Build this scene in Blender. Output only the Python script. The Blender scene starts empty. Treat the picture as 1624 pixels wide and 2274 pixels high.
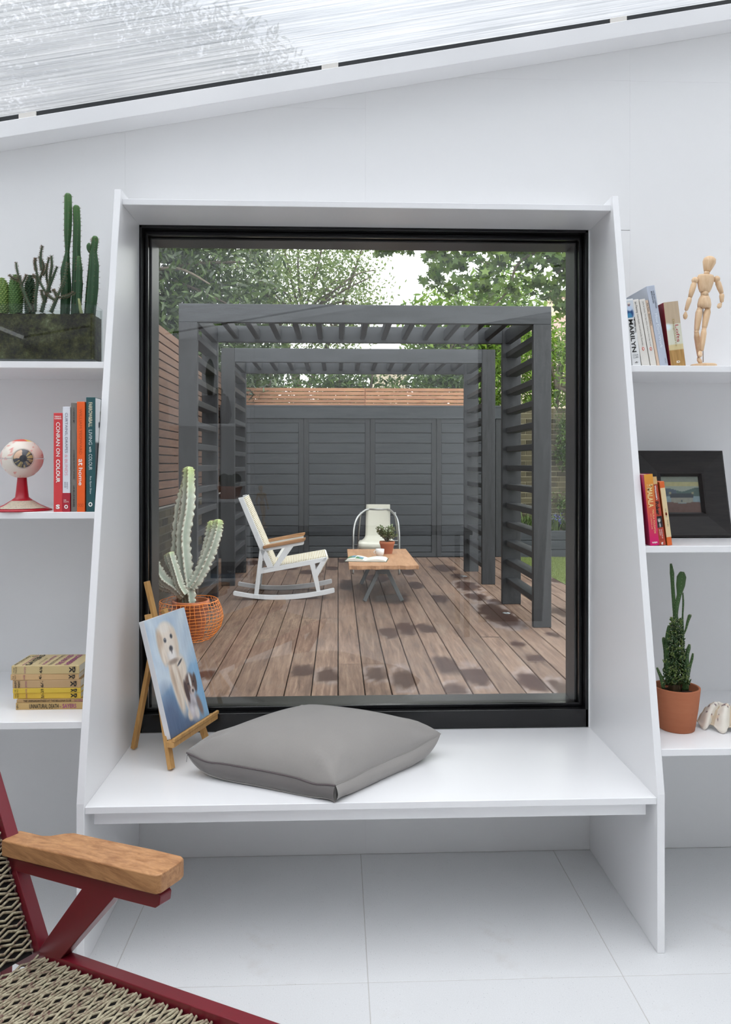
import bpy, bmesh, math, random
import numpy as np
from mathutils import Vector, Matrix, noise
random.seed(7); np.random.seed(7)
S = bpy.context.scene
COL = S.collection
PI = math.pi
# ---------------------------------------------------------------- camera
F = 1650.0; TH = math.radians(2.117); H = 1.36; HV = 1029.0
cam_d = bpy.data.cameras.new('camera'); cam = bpy.data.objects.new('camera', cam_d); COL.objects.link(cam)
cam.location = (0, 0, H); cam.rotation_euler = (PI/2, 0, -TH)
cam_d.sensor_fit = 'VERTICAL'; cam_d.sensor_height = 36; cam_d.lens = F/2274*36
cam_d.shift_y = -(1137-HV)/2274; cam_d.clip_start = .02; cam_d.clip_end = 200
S.camera = cam
# ---------------------------------------------------------------- world: bright overcast
w = bpy.data.worlds.new('World'); S.world = w; w.use_nodes = True
nt = w.node_tree; nt.nodes.clear()
wo = nt.nodes.new('ShaderNodeOutputWorld'); bg = nt.nodes.new('ShaderNodeBackground')
tc = nt.nodes.new('ShaderNodeTexCoord'); sx = nt.nodes.new('ShaderNodeSeparateXYZ')
mr = nt.nodes.new('ShaderNodeMapRange'); cr = nt.nodes.new('ShaderNodeMix'); cr.data_type = 'RGBA'
mr.inputs[1].default_value = 0; mr.inputs[2].default_value = 1
nt.links.new(tc.outputs['Generated'], sx.inputs[0]); nt.links.new(sx.outputs['Z'], mr.inputs[0])
nt.links.new(mr.outputs[0], cr.inputs[0])
cr.inputs[6].default_value = (.97, .985, 1.0, 1); cr.inputs[7].default_value = (.985, .99, 1.0, 1)
nt.links.new(cr.outputs[2], bg.inputs[0]); bg.inputs[1].default_value = 3.0
nt.links.new(bg.outputs[0], wo.inputs[0])
sun_d = bpy.data.lights.new('sun', 'SUN'); sun_d.energy = .5; sun_d.angle = math.radians(60); sun_d.color = (1, .97, .93)
sun = bpy.data.objects.new('sun', sun_d); COL.objects.link(sun); sun.rotation_euler = (math.radians(25), math.radians(20), 0)
S.view_settings.view_transform = 'Standard'; S.view_settings.look = 'None'
S.view_settings.gamma = 1; S.view_settings.use_curve_mapping = False; S.view_settings.exposure = 0.5
S.cycles.use_denoising = True
S.cycles.max_bounces = 10; S.cycles.diffuse_bounces = 5; S.cycles.transparent_max_bounces = 16; S.cycles.glossy_bounces = 4
S.cycles.sample_clamp_indirect = 6; S.cycles.caustics_reflective = False; S.cycles.caustics_refractive = True
# ---------------------------------------------------------------- measuring helpers
def at(u, v, Y):
    """world point at depth Y from a position measured in the photograph"""
    X = Y*math.tan(TH + math.atan((u-812)/F)); zc = X*math.sin(TH)+Y*math.cos(TH)
    return Vector((X, Y, H-(v-HV)*zc/F))
def onz(u, v, Z):
    zc = (H-Z)*F/(v-HV); xr = (u-812)/F*zc
    return Vector((xr*math.cos(TH)+zc*math.sin(TH), zc*math.cos(TH)-xr*math.sin(TH), Z))
def xat(u, Y): return Y*math.tan(TH + math.atan((u-812)/F))
def lin(c):
    if isinstance(c, str): c = [int(c[i:i+2], 16)/255 for i in (0, 2, 4)]
    else: c = [x/255 for x in c]
    return tuple(x/12.92 if x <= .04045 else ((x+.055)/1.055)**2.4 for x in c)
# ---------------------------------------------------------------- materials
class M:
    def __init__(s, name):
        s.m = bpy.data.materials.new(name); s.m.use_nodes = True; s.t = s.m.node_tree; s.t.nodes.clear()
        s.out = s.n('ShaderNodeOutputMaterial')
    def n(s, typ, **k):
        x = s.t.nodes.new(typ)
        for a, b in k.items(): setattr(x, a, b)
        return x
    def l(s, a, b): s.t.links.new(a, b)
    def coord(s, kind='Object', scale=(1, 1, 1), rot=(0, 0, 0)):
        c = s.n('ShaderNodeTexCoord'); mp = s.n('ShaderNodeMapping'); mp.inputs['Scale'].default_value = scale
        mp.inputs['Rotation'].default_value = rot
        s.l(c.outputs[kind], mp.inputs[0]); return mp.outputs[0]
    def noise(s, vec, scale, detail=4, rough=.55, dist=0):
        x = s.n('ShaderNodeTexNoise'); s.l(vec, x.inputs['Vector']); x.inputs['Scale'].default_value = scale
        x.inputs['Detail'].default_value = detail; x.inputs['Roughness'].default_value = rough; x.inputs['Distortion'].default_value = dist
        return x.outputs['Fac']
    def ramp(s, fac, stops):
        x = s.n('ShaderNodeValToRGB'); s.l(fac, x.inputs[0]); e = x.color_ramp.elements
        while len(e) < len(stops): e.new(.5)
        for i, (p, c) in enumerate(stops):
            e[i].position = p; e[i].color = (*c, 1) if len(c) == 3 else c
        return x.outputs[0]
    def mix(s, a, b, fac, mode='MIX'):
        x = s.n('ShaderNodeMix', data_type='RGBA', blend_type=mode)
        for i, v in ((0, fac), (6, a), (7, b)):
            if hasattr(v, 'links') or isinstance(v, bpy.types.NodeSocket): s.l(v, x.inputs[i])
            else: x.inputs[i].default_value = v if i == 0 else (*v, 1)[:4]
        return x.outputs[2]
    def math(s, op, a, b=0.0):
        x = s.n('ShaderNodeMath', operation=op)
        for i, v in ((0, a), (1, b)):
            if isinstance(v, bpy.types.NodeSocket): s.l(v, x.inputs[i])
            else: x.inputs[i].default_value = v
        return x.outputs[0]
    def bump(s, h, strength=.3, dist=.002):
        x = s.n('ShaderNodeBump'); s.l(h, x.inputs['Height']); x.inputs['Strength'].default_value = strength
        x.inputs['Distance'].default_value = dist; return x.outputs[0]
    def pr(s, col, rough=.5, normal=None, metal=0, spec=.5, coat=0, sheen=0):
        p = s.n('ShaderNodeBsdfPrincipled')
        for nm, v in (('Base Color', col), ('Roughness', rough), ('Metallic', metal), ('Specular IOR Level', spec), ('Coat Weight', coat), ('Sheen Weight', sheen)):
            if isinstance(v, bpy.types.NodeSocket): s.l(v, p.inputs[nm])
            else: p.inputs[nm].default_value = (*v, 1)[:4] if nm == 'Base Color' else v
        if normal: s.l(normal, p.inputs['Normal'])
        return p
    def done(s, sh): s.l(sh.outputs[0], s.out.inputs[0]); return s.m
def plain(name, c, rough=.5, metal=0, spec=.5, var=.06, bump=0, bs=200, coat=0):
    m = M(name); c = lin(c); v = m.coord(); n = m.noise(v, 9, 3)
    col = m.mix(tuple(x*(1-var) for x in c), tuple(min(1, x*(1+var)) for x in c), n)
    nm = m.bump(m.noise(v, bs, 2), bump, .001) if bump else None
    return m.done(m.pr(col, rough, nm, metal, spec, coat))
def wood(name, c1, c2, axis=0, rough=.5, sc=1.0, bump=.15, ring=1.0, rnd=.2, spec=.4):
    """grain stretched along one object axis"""
    m = M(name); s = [9*sc, 9*sc, 9*sc]; s[axis] = .9*sc
    oi = m.n('ShaderNodeObjectInfo'); v = m.coord('Object', s)
    ad = m.n('ShaderNodeVectorMath', operation='ADD'); m.l(v, ad.inputs[0])
    rs = m.n('ShaderNodeCombineXYZ'); rr = m.math('MULTIPLY', oi.outputs['Random'], 37.0)
    for i in range(3): m.l(rr, rs.inputs[i])
    m.l(rs.outputs[0], ad.inputs[1]); v = ad.outputs[0]
    a = m.noise(v, 3*ring, 6, .6, .6); b = m.noise(v, 14, 3, .7)
    fac = m.math('ADD', m.math('MULTIPLY', a, .75), m.math('MULTIPLY', b, .25))
    col = m.ramp(fac, [(.36, lin(c1)), (.62, lin(c2))])
    hs = m.n('ShaderNodeHueSaturation'); m.l(col, hs.inputs['Color'])
    m.l(m.math('ADD', m.math('MULTIPLY', oi.outputs['Random'], rnd), 1-rnd/2), hs.inputs['Value'])
    return m.done(m.pr(hs.outputs[0], rough, m.bump(fac, bump, .002), spec=spec))
def vcol(name, rough=.6, spec=.3, bump=0, bs=120, var=.12, transl=0, nsc=30):
    m = M(name); a = m.n('ShaderNodeAttribute', attribute_name='Col'); v = m.coord()
    n = m.noise(v, nsc, 4)
    hs = m.n('ShaderNodeHueSaturation'); m.l(a.outputs['Color'], hs.inputs['Color'])
    m.l(m.math('ADD', m.math('MULTIPLY', n, var*2), 1-var), hs.inputs['Value'])
    return m.done(m.pr(hs.outputs[0], rough, m.bump(m.noise(v, bs, 2), bump, .001) if bump else None, spec=spec))
def foliage_mat(name, c1, c2, rough=.45, tr=.35, spec=.4):
    m = M(name); g = m.n('ShaderNodeNewGeometry')
    col = m.ramp(g.outputs['Random Per Island'], [(0, lin(c1)), (1, lin(c2))])
    p = m.pr(col, rough, spec=spec); t = m.n('ShaderNodeBsdfTranslucent'); m.l(col, t.inputs[0])
    x = m.n('ShaderNodeMixShader'); x.inputs[0].default_value = tr; m.l(p.outputs[0], x.inputs[1]); m.l(t.outputs[0], x.inputs[2])
    m.l(x.outputs[0], m.out.inputs[0]); return m.m
MAT = {}
def white_paint(name, c=(236, 237, 240), rough=.28, bump=.06):
    m = M(name); v = m.coord('Object'); n = m.noise(v, 2.2, 3)
    col = m.mix(tuple(x*.97 for x in lin(c)), lin(c), n)
    return m.done(m.pr(col, rough, m.bump(m.noise(v, 90, 3), bump, .001), spec=.45))
MAT['paint'] = white_paint('white_gloss_paint', (240, 240, 241))
MAT['wall'] = white_paint('white_wall_paint', (240, 240, 240), .55, .05)
MAT['black'] = plain('black_gloss_paint', (17, 17, 19), .18, bump=.08, bs=60)
MAT['blackwood'] = plain('black_stained_timber', (15, 14, 14), .35, bump=.2, bs=40)
def glass_mat(name, tint=(.93, .95, .94), refl=1.0):
    m = M(name); t = m.n('ShaderNodeBsdfTransparent'); t.inputs[0].default_value = (*tint, 1)
    g = m.n('ShaderNodeBsdfGlossy'); g.inputs['Roughness'].default_value = 0.0; g.inputs[0].default_value = (.97, .98, 1, 1)
    fr = m.n('ShaderNodeFresnel'); fr.inputs[0].default_value = 1.52
    x = m.n('ShaderNodeMixShader'); m.l(m.math('MINIMUM', m.math('MULTIPLY', fr.outputs[0], refl), .9), x.inputs[0])
    m.l(t.outputs[0], x.inputs[1]); m.l(g.outputs[0], x.inputs[2]); m.l(x.outputs[0], m.out.inputs[0]); return m.m
MAT['glass'] = glass_mat('window_glass', (.86, .87, .86), 1.2)
MAT['tank'] = glass_mat('planter_glass', (.93, .95, .94), .35)
# ---------------------------------------------------------------- mesh builder
class MB:
    def __init__(s): s.v = []; s.f = []; s.c = []; s.col = None
    def _add(s, vs, fs, cols=None):
        b = len(s.v); s.v += [tuple(p) for p in vs]; s.f += [tuple(b+i for i in f) for f in fs]
        if cols is None: cols = [s.col or (1, 1, 1)]*len(vs)
        s.c += cols; return s
    def box(s, x0, x1, y0, y1, z0, z1, m=None):
        vs = [Vector(p) for p in ((x0,y0,z0),(x1,y0,z0),(x1,y1,z0),(x0,y1,z0),(x0,y0,z1),(x1,y0,z1),(x1,y1,z1),(x0,y1,z1))]
        if m: vs = [m @ p for p in vs]
        return s._add(vs, [(0,3,2,1),(4,5,6,7),(0,1,5,4),(1,2,6,5),(2,3,7,6),(3,0,4,7)])
    def bar(s, p, q, w, h, up=(0, 0, 1)):
        """rectangular bar from p to q, w across, h along up"""
        p = Vector(p); q = Vector(q); d = (q-p).normalized(); a = d.cross(Vector(up))
        if a.length < 1e-4: a = d.cross(Vector((0, 1, 0)))
        a.normalize(); b = a.cross(d)
        vs = []
        for c in (p, q):
            for i, j in ((-1,-1),(1,-1),(1,1),(-1,1)): vs.append(c+a*(w/2*i)+b*(h/2*j))
        return s._add(vs, [(0,1,2,3),(7,6,5,4),(0,4,5,1),(1,5,6,2),(2,6,7,3),(3,7,4,0)])
    def prism(s, pts, fn0, fn1):
        """closed polygon (x,y) extruded between two mappings"""
        n = len(pts); vs = [Vector(fn0(*p)) for p in pts]+[Vector(fn1(*p)) for p in pts]
        return s._add(vs, [tuple(range(n))[::-1], tuple(range(n, 2*n))]+[(i, (i+1) % n, n+(i+1) % n, n+i) for i in range(n)])
    def lathe(s, prof, n=24, o=(0, 0, 0), m=None, cols=None, sx=1, sy=1):
        vs = []; cc = []
        for k, (r, z) in enumerate(prof):
            for i in range(n):
                a = 2*PI*i/n; p = Vector((r*math.cos(a)*sx, r*math.sin(a)*sy, z))
                if m: p = m @ p
                vs.append(p+Vector(o)); cc.append(cols[k] if cols else (s.col or (1, 1, 1)))
        fs = [(k*n+i, k*n+(i+1) % n, (k+1)*n+(i+1) % n, (k+1)*n+i) for k in range(len(prof)-1) for i in range(n)]
        if prof[0][0] > 1e-6: fs.append(tuple(range(n))[::-1])
        if prof[-1][0] > 1e-6: fs.append(tuple(range((len(prof)-1)*n, len(prof)*n)))
        return s._add(vs, fs, cc)
    def tube(s, path, rad, n=8, ribs=0, depth=0, wave=None, colf=None, cap=True, twist=0):
        """tube along a path; optional ribs for cacti"""
        P = [Vector(p) for p in path]; N = len(P); rad = rad if hasattr(rad, '__len__') else [rad]*N
        vs = []; cc = []; pa = None
        for k in range(N):
            d = (P[min(k+1, N-1)]-P[max(k-1, 0)]).normalized()
            if pa is None:
                pa = d.cross(Vector((0, 1, .01)));
                if pa.length < .05: pa = d.cross(Vector((1, 0, 0)))
            pa = (pa-d*pa.dot(d)).normalized(); pb = d.cross(pa)
            for i in range(n):
                a = 2*PI*i/n; r = rad[k]; e = 0
                if ribs:
                    e = max(0, math.cos(ribs*a+twist*k))**1.2 if depth > .3 else .5+.5*math.cos(ribs*a)
                    wv = wave(k, a) if wave else 0
                    r = r*(1-depth*(1-e)+wv*e)
                vs.append(P[k]+(pa*math.cos(a)+pb*math.sin(a))*r)
                cc.append(colf(k/(N-1), e, k) if colf else (s.col or (1, 1, 1)))
        fs = [(k*n+i, k*n+(i+1) % n, (k+1)*n+(i+1) % n, (k+1)*n+i) for k in range(N-1) for i in range(n)]
        if cap: fs += [tuple(range(n))[::-1], tuple(range((N-1)*n, N*n))]
        return s._add(vs, fs, cc)
    def ball(s, c, r, n=12, sc=(1, 1, 1), m=None):
        prof = [(max(1e-7, r*math.sin(PI*k/(n//2+2))), -r*math.cos(PI*k/(n//2+2))) for k in range(n//2+3)]
        mm = Matrix.Diagonal(Vector((*sc, 1)))
        if m: mm = m @ mm
        return s.lathe(prof, n, c, mm)
    def quad(s, a, b, c, d): return s._add([a, b, c, d], [(0, 1, 2, 3)])
    def build(s, name, mat, parent=None, smooth=False, bevel=0, loc=None, seg=2, auto=None):
        me = bpy.data.meshes.new(name); me.from_pydata(s.v, [], s.f); me.update()
        if s.c and any(c != (1, 1, 1) for c in s.c):
            ca = me.color_attributes.new('Col', 'FLOAT_COLOR', 'POINT')
            ca.data.foreach_set('color', np.array([(*c[:3], 1) for c in s.c], dtype=np.float32).ravel())
        if mat: me.materials.append(MAT[mat] if isinstance(mat, str) else mat)
        o = bpy.data.objects.new(name, me); COL.objects.link(o)
        if parent: o.parent = parent
        if loc is not None: o.location = loc
        if smooth: me.polygons.foreach_set('use_smooth', [True]*len(me.polygons))
        if bevel:
            b = o.modifiers.new('bevel', 'BEVEL'); b.width = bevel; b.segments = seg; b.limit_method = 'ANGLE'; b.angle_limit = math.radians(40)
            if seg > 1:
                me.polygons.foreach_set('use_smooth', [True]*len(me.polygons))
                b.harden_normals = True
        return o
def tag(o, label=None, cat=None, group=None, kind=None):
    if label: o['label'] = label
    if cat: o['category'] = cat
    if group: o['group'] = group
    if kind: o['kind'] = kind
    return o
def empty(name, loc=(0, 0, 0), rz=0, label=None, cat=None, group=None):
    o = bpy.data.objects.new(name, None); COL.objects.link(o); o.location = loc; o.rotation_euler = (0, 0, rz)
    o.empty_display_size = .1
    return tag(o, label, cat, group)
def struct(o): o['kind'] = 'structure'; return o
def inst(name, me, parent, loc, rot=(0, 0, 0), sc=(1, 1, 1)):
    o = bpy.data.objects.new(name, me); COL.objects.link(o); o.parent = parent; o.location = loc; o.rotation_euler = rot; o.scale = sc
    return o
UP = Matrix.Identity(3)
def lettering(body, parent, o, ex, ey, length, height, mat, bold=0, name='lettering', align='L', shear=0):
    """flat lettering: o = start corner, ex = reading direction, ey = up direction of the letters"""
    cu = bpy.data.curves.new(name, 'FONT'); cu.body = body; cu.size = 1; cu.offset = bold; cu.shear = shear
    cu.resolution_u = 3; cu.extrude = 0.0
    t = bpy.data.objects.new('tmp', cu); COL.objects.link(t)
    dg = bpy.context.evaluated_depsgraph_get(); dg.update()
    me = bpy.data.meshes.new_from_object(t.evaluated_get(dg))
    bpy.data.objects.remove(t); bpy.data.curves.remove(cu)
    co = np.empty(len(me.vertices)*3, dtype=np.float32); me.vertices.foreach_get('co', co); co = co.reshape(-1, 3)
    lo = co.min(0); hi = co.max(0); w_, h_ = hi[0]-lo[0], hi[1]-lo[1]
    if height is None: height = h_*length/w_
    if length is None: length = w_*height/h_
    ex = Vector(ex).normalized(); ey = Vector(ey).normalized(); o = Vector(o)
    ez = ex.cross(ey)
    out = np.zeros_like(co)
    for i, c in enumerate(co):
        p = o+ex*float((c[0]-lo[0])/w_*length)+ey*float((c[1]-lo[1])/h_*height)+ez*.0003
        out[i] = p
    me.vertices.foreach_set('co', out.ravel()); me.update(); me.name = name
    me.materials.clear(); me.materials.append(MAT[mat] if isinstance(mat, str) else mat)
    x = bpy.data.objects.new(name, me); COL.objects.link(x); x.parent = parent
    return x
def ink(c):
    k = 'ink_%02x%02x%02x' % tuple(c)
    if k not in MAT: MAT[k] = plain(k, c, .6, var=.02)
    return k
def picture(name, parent, w_, h_, nx, ny, fn, fr, mat):
    """flat printed picture: a fine grid whose colours follow fn(s,t); fr maps (s,t) to a point"""
    b = MB(); vs = []; cc = []
    for j in range(ny+1):
        for i in range(nx+1):
            s_, t_ = i/nx, j/ny; vs.append(fr(s_, t_)); cc.append(lin(fn(s_, t_)))
    fs = [(j*(nx+1)+i, j*(nx+1)+i+1, (j+1)*(nx+1)+i+1, (j+1)*(nx+1)+i) for j in range(ny) for i in range(nx)]
    b._add(vs, fs, cc); return b.build(name, mat, parent)
def blob(c, s, t, cx, cy, rx, ry, col, ang=0, soft=.25):
    dx, dy = s-cx, t-cy; ca, sa = math.cos(ang), math.sin(ang)
    d = math.hypot((dx*ca+dy*sa)/rx, (-dx*sa+dy*ca)/ry)
    k = min(1, max(0, (1+soft-d)/(2*soft+1e-6)))
    return tuple(a*(1-k)+b*k for a, b in zip(c, col))
def smoothpath(pts, n=6):
    P = [Vector(p) for p in pts]; out = []
    for i in range(len(P)-1):
        p0 = P[max(i-1, 0)]; p1 = P[i]; p2 = P[i+1]; p3 = P[min(i+2, len(P)-1)]
        for k in range(n):
            t = k/n; out.append(.5*((2*p1)+(p2-p0)*t+(2*p0-5*p1+4*p2-p3)*t*t+(3*p1-p0-3*p2+p3)*t**3))
    return out+[P[-1]]
def lerp_list(vals, n):
    return [float(np.interp(k/(n-1), np.linspace(0, 1, len(vals)), vals)) for k in range(n)]
# ================================================================ ROOM SHELL
YW = 2.585          # face of the window wall
XL, XR, YB = -2.3, 2.35, -1.05
def roofz(X): return 2.424+.1815*(X+1.156)     # underside of the beam along the wall
WX0, WX1 = xat(309, YW), xat(1307, YW)         # window opening, behind the side panels
WZ0, WZ1 = .431, 2.181
# floor slab + tiles
MAT['screed'] = plain('pale_grout', (196, 194, 190), .8)
def tile_mat():
    m = M('speckled_white_tile'); v = m.coord('Object')
    sp = m.n('ShaderNodeTexVoronoi'); m.l(v, sp.inputs['Vector']); sp.inputs['Scale'].default_value = 160
    k = m.ramp(sp.outputs['Distance'], [(.10, (1, 1, 1)), (.16, (0, 0, 0))])
    rnd = m.ramp(sp.outputs['Color'], [(.70, (0, 0, 0)), (.72, (1, 1, 1))])
    base = m.mix(lin((222, 223, 224)), lin((232, 233, 234)), m.noise(v, 3, 3))
    fine = m.mix(base, lin((184, 184, 182)), m.math('MULTIPLY', m.noise(v, 300, 1), .35))
    col = m.mix(fine, lin((128, 130, 130)), m.math('MULTIPLY', m.math('MULTIPLY', k, rnd), .6))
    st = m.ramp(m.noise(v, 2.0, 5, .7), [(.60, (0, 0, 0)), (.78, (1, 1, 1))])
    col = m.mix(col, lin((176, 160, 140)), m.math('MULTIPLY', st, .35))
    return m.done(m.pr(col, .38, spec=.4))
MAT['tile'] = tile_mat()
b = MB(); b.box(XL-.1, XR+.1, YB-.1, YW+.12, -.12, -.0012); floor = struct(b.build('floor', 'screed'))
tw = .677; tl = .64; g = .0011
tb = MB(); tb.box(-tw/2+g, tw/2-g, -tl/2+g, tl/2-g, -.0035, 0)
tme = tb.build('floor_tile', 'tile', floor, bevel=.0008, seg=1); tmesh = tme.data
first = True
for i in range(-4, 4):
    for j in range(0, 6):
        x = .079+tw*(i+.5); y = YW-tl*(j+.5)
        if x-tw/2 < XL-.5 or x+tw/2 > XR+.5 or y < YB-.3: continue
        if first: tme.location = (x, y, 0); first = False; continue
        o = inst('floor_tile', tmesh, floor, (x, y, 0)); bb = o.modifiers.new('bevel', 'BEVEL'); bb.width = .0008; bb.segments = 1
# window wall: a core with the opening, faced by board panels with fine joints
b = MB()
zt = 3.3
def wallpart(bm, x0, x1, z0, z1, y0, y1, slope=False):
    if slope:
        bm.prism([(x0, z0), (x1, z0), (x1, roofz(x1)+.06), (x0, roofz(x0)+.06)], lambda x, z: (x, y0, z), lambda x, z: (x, y1, z))
    else: bm.box(x0, x1, y0, y1, z0, z1)
y0, y1 = YW+.006, YW+.17
wallpart(b, XL, WX0-.02, -.1, 0, y0, y1, True); wallpart(b, WX1+.02, XR, -.1, 0, y0, y1, True)
wallpart(b, WX0-.02, WX1+.02, -.1, WZ0, y0, y1); wallpart(b, WX0-.02, WX1+.02, WZ1+.012, 0, y0, y1, True)
wallf = struct(b.build('wall_front', 'wall'))
xs_ = [XL, xat(278, YW), xat(812, YW), xat(1365, YW)+.3, XR]
def panel(poly):
    p = MB(); p.prism(poly, lambda x, z: (x, YW, z), lambda x, z: (x, YW+.006, z)); p.build('wall_panel', 'wall', wallf)
e = .00015
zj1, zj2 = at(700, 240, YW).z, at(1300, 178, YW).z
for (x0, x1, zj) in ((XL, xat(278, YW), 1.349), (xat(278, YW), xat(812, YW), zj1), (xat(812, YW), 1.03, zj2), (1.03, XR, zj2)):
    x0 += e; x1 -= e
    if x0 < WX0-.1 and x1 < WX0: segs = [(0, zj), (zj, None)]
    else: segs = None
    if x1 < WX0 or x0 > WX1:
        panel([(x0, 0), (x1, 0), (x1, zj-e), (x0, zj-e)]); panel([(x0, zj+e), (x1, zj+e), (x1, roofz(x1)+.03), (x0, roofz(x0)+.03)])
    else:
        panel([(x0, 0), (x1, 0), (x1, WZ0-.002), (x0, WZ0-.002)])
        a0, a1 = max(x0, WX0), min(x1, WX1)
        if x0 < WX0: panel([(x0, WZ0), (WX0-.001, WZ0), (WX0-.001, WZ1), (x0, WZ1)])
        if x1 > WX1: panel([(WX1+.001, WZ0), (x1, WZ0), (x1, WZ1), (WX1+.001, WZ1)])
        panel([(x0, WZ1+.002), (x1, WZ1+.002), (x1, zj-e), (x0, zj-e)])
        panel([(x0, zj+e), (x1, zj+e), (x1, roofz(x1)+.03), (x0, roofz(x0)+.03)])
# other walls (behind and beside the camera; they show in the glass)
b = MB(); b.prism([(YB, 0), (YW, 0), (YW, roofz(XL)+.05), (YB, roofz(XL)+.05)], lambda y, z: (XL-.1, y, z), lambda y, z: (XL, y, z)); struct(b.build('wall_left', 'wall'))
b = MB(); b.prism([(YB, 0), (YW, 0), (YW, roofz(XR)+.05), (YB, roofz(XR)+.05)], lambda y, z: (XR, y, z), lambda y, z: (XR+.1, y, z)); struct(b.build('wall_right', 'wall'))
b = MB(); b.prism([(XL, 0), (1.2, 0), (1.2, 2.55), (2.15, 2.72), (2.15, 0), (XR, 0), (XR, roofz(XR)+.05), (XL, roofz(XL)+.05)], lambda x, z: (x, YB-.1, z), lambda x, z: (x, YB, z)); struct(b.build('wall_back', 'wall'))
# sloping roof beam along the window wall
def slopebox(bm, x0, x1, ya, yb, za, zb):
    bm.prism([(x0, roofz(x0)+za), (x1, roofz(x1)+za), (x1, roofz(x1)+zb), (x0, roofz(x0)+zb)], lambda x, z: (x, ya, z), lambda x, z: (x, yb, z))
b = MB(); slopebox(b, XL, XR, YW-.094, YW, 0, .055); struct(b.build('trim_1', 'paint', bevel=.002))
MAT['gasket'] = plain('dark_gasket', (30, 33, 36), .4)
b = MB(); slopebox(b, XL, XR, YW-.082, YW-.02, .055, .075); g2 = struct(b.build('trim_2', 'gasket'))
MAT['block'] = plain('pale_block', (226, 222, 216), .6)
for u, v in ((60, 263), (733, 156), (1375, 50)):
    x = xat(u, YW-.09); b = MB(); slopebox(b, x-.028, x+.028, YW-.0885, YW-.08, .056, .073); b.build('spacer_block', 'block', g2)
for yy in (YB+.0,):
    b = MB(); slopebox(b, XL, XR, yy, yy+.09, 0, .055); struct(b.build('trim_3', 'paint'))
    b = MB(); slopebox(b, XL, XR, yy+.01, yy+.07, .055, .075); struct(b.build('trim_4', 'gasket'))
# twin-wall polycarbonate roof
def poly_mat():
    m = M('polycarbonate_sheet'); v = m.coord('Object', (.35, 60, 1)); v2 = m.coord('Object', (1.2, 16, 1)); v3 = m.coord('Object', (1, 1, 1))
    a = m.noise(v, 3, 3, .7); c = m.noise(v2, 2, 4, .6); d = m.noise(v3, 1.6, 3)
    k = m.math('ADD', m.math('MULTIPLY', a, .6), m.math('ADD', m.math('MULTIPLY', c, .3), m.math('MULTIPLY', d, .2)))
    tc_ = m.ramp(k, [(.34, (.36, .38, .41)), (.50, (.72, .74, .77)), (.64, (.97, .98, 1))])
    t = m.n('ShaderNodeBsdfTransparent'); m.l(tc_, t.inputs[0])
    tl_ = m.n('ShaderNodeBsdfTranslucent'); m.l(tc_, tl_.inputs[0])
    gl = m.n('ShaderNodeBsdfGlossy'); gl.inputs['Roughness'].default_value = .25
    m.l(m.bump(a, .4, .002), gl.inputs['Normal'])
    rf = m.n('ShaderNodeBsdfRefraction'); rf.inputs['Roughness'].default_value = .5; rf.inputs['IOR'].default_value = 1.3; m.l(tc_, rf.inputs[0])
    x0_ = m.n('ShaderNodeMixShader'); x0_.inputs[0].default_value = .85; m.l(t.outputs[0], x0_.inputs[1]); m.l(rf.outputs[0], x0_.inputs[2])
    x = m.n('ShaderNodeMixShader'); x.inputs[0].default_value = .25; m.l(x0_.outputs[0], x.inputs[1]); m.l(tl_.outputs[0], x.inputs[2])
    y = m.n('ShaderNodeMixShader'); y.inputs[0].default_value = .10; m.l(x.outputs[0], y.inputs[1]); m.l(gl.outputs[0], y.inputs[2])
    m.l(y.outputs[0], m.out.inputs[0]); return m.m
MAT['poly'] = poly_mat()
b = MB()
b._add([(XL, YB-.1, roofz(XL)+.078), (XR, YB-.1, roofz(XR)+.078), (XR, YW+.17, roofz(XR)+.078), (XL, YW+.17, roofz(XL)+.078)], [(0, 1, 2, 3)])
ceil = struct(b.build('ceiling', 'poly'))
# internal webs of the sheet: real thin ribs
b = MB(); n = 150
for i in range(n):
    y = YW-.02-i*.024
    if y < YB: break
    z = .080
    b._add([(XL, y, roofz(XL)+z), (XR, y, roofz(XR)+z), (XR, y, roofz(XR)+z+.016), (XL, y, roofz(XL)+z+.016)], [(0, 1, 2, 3)])
MAT['web'] = glass_mat('sheet_web', (.72, .75, .78), 2.0)
tag(b.build('sheet_web', 'web', ceil), kind='stuff')
# ---------------------------------------------------------------- window
win = struct(empty('window_1', (0, 0, 0)))
GY = YW+.05
b = MB()  # inner frame; thick at the bottom
b.box(WX0, WX1, YW, GY+.03, WZ0+.001, WZ0+.064); b.box(WX0, WX1, YW, GY+.03, WZ1-.010, WZ1+.01)
b.box(WX0, WX0+.010, YW, GY+.03, WZ0, WZ1); b.box(WX1-.010, WX1, YW, GY+.03, WZ0, WZ1)
b.build('window_frame', 'black', win, bevel=.002)
b = MB(); q = .016
b.box(WX0+.010, WX1-.010, GY-.018, GY-.003, WZ0+.064, WZ0+.064+q*.8); b.box(WX0+.010, WX1-.010, GY-.018, GY-.003, WZ1-.010-q, WZ1-.010)
b.box(WX0+.010, WX0+.010+q*.8, GY-.018, GY-.003, WZ0+.07, WZ1-.02); b.box(WX1-.010-q*.8, WX1-.010, GY-.018, GY-.003, WZ0+.07, WZ1-.02)
b.build('glazing_bead', 'black', win, bevel=.003)
b = MB(); b.box(WX0+.008, WX1-.008, GY, GY+.006, WZ0+.06, WZ1-.008); b.build('glass_pane', 'glass', win)
b = MB()  # deep outer reveal
b.box(WX0, WX0+.024, GY+.03, YW+.185, WZ0, WZ1+.01); b.box(WX1-.024, WX1, GY+.03, YW+.185, WZ0, WZ1+.01)
b.box(WX0, WX1, GY+.03, YW+.185, WZ1-.026, WZ1+.01); b.box(WX0, WX1, GY+.03, YW+.20, WZ0-.02, WZ0+.060)
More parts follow.
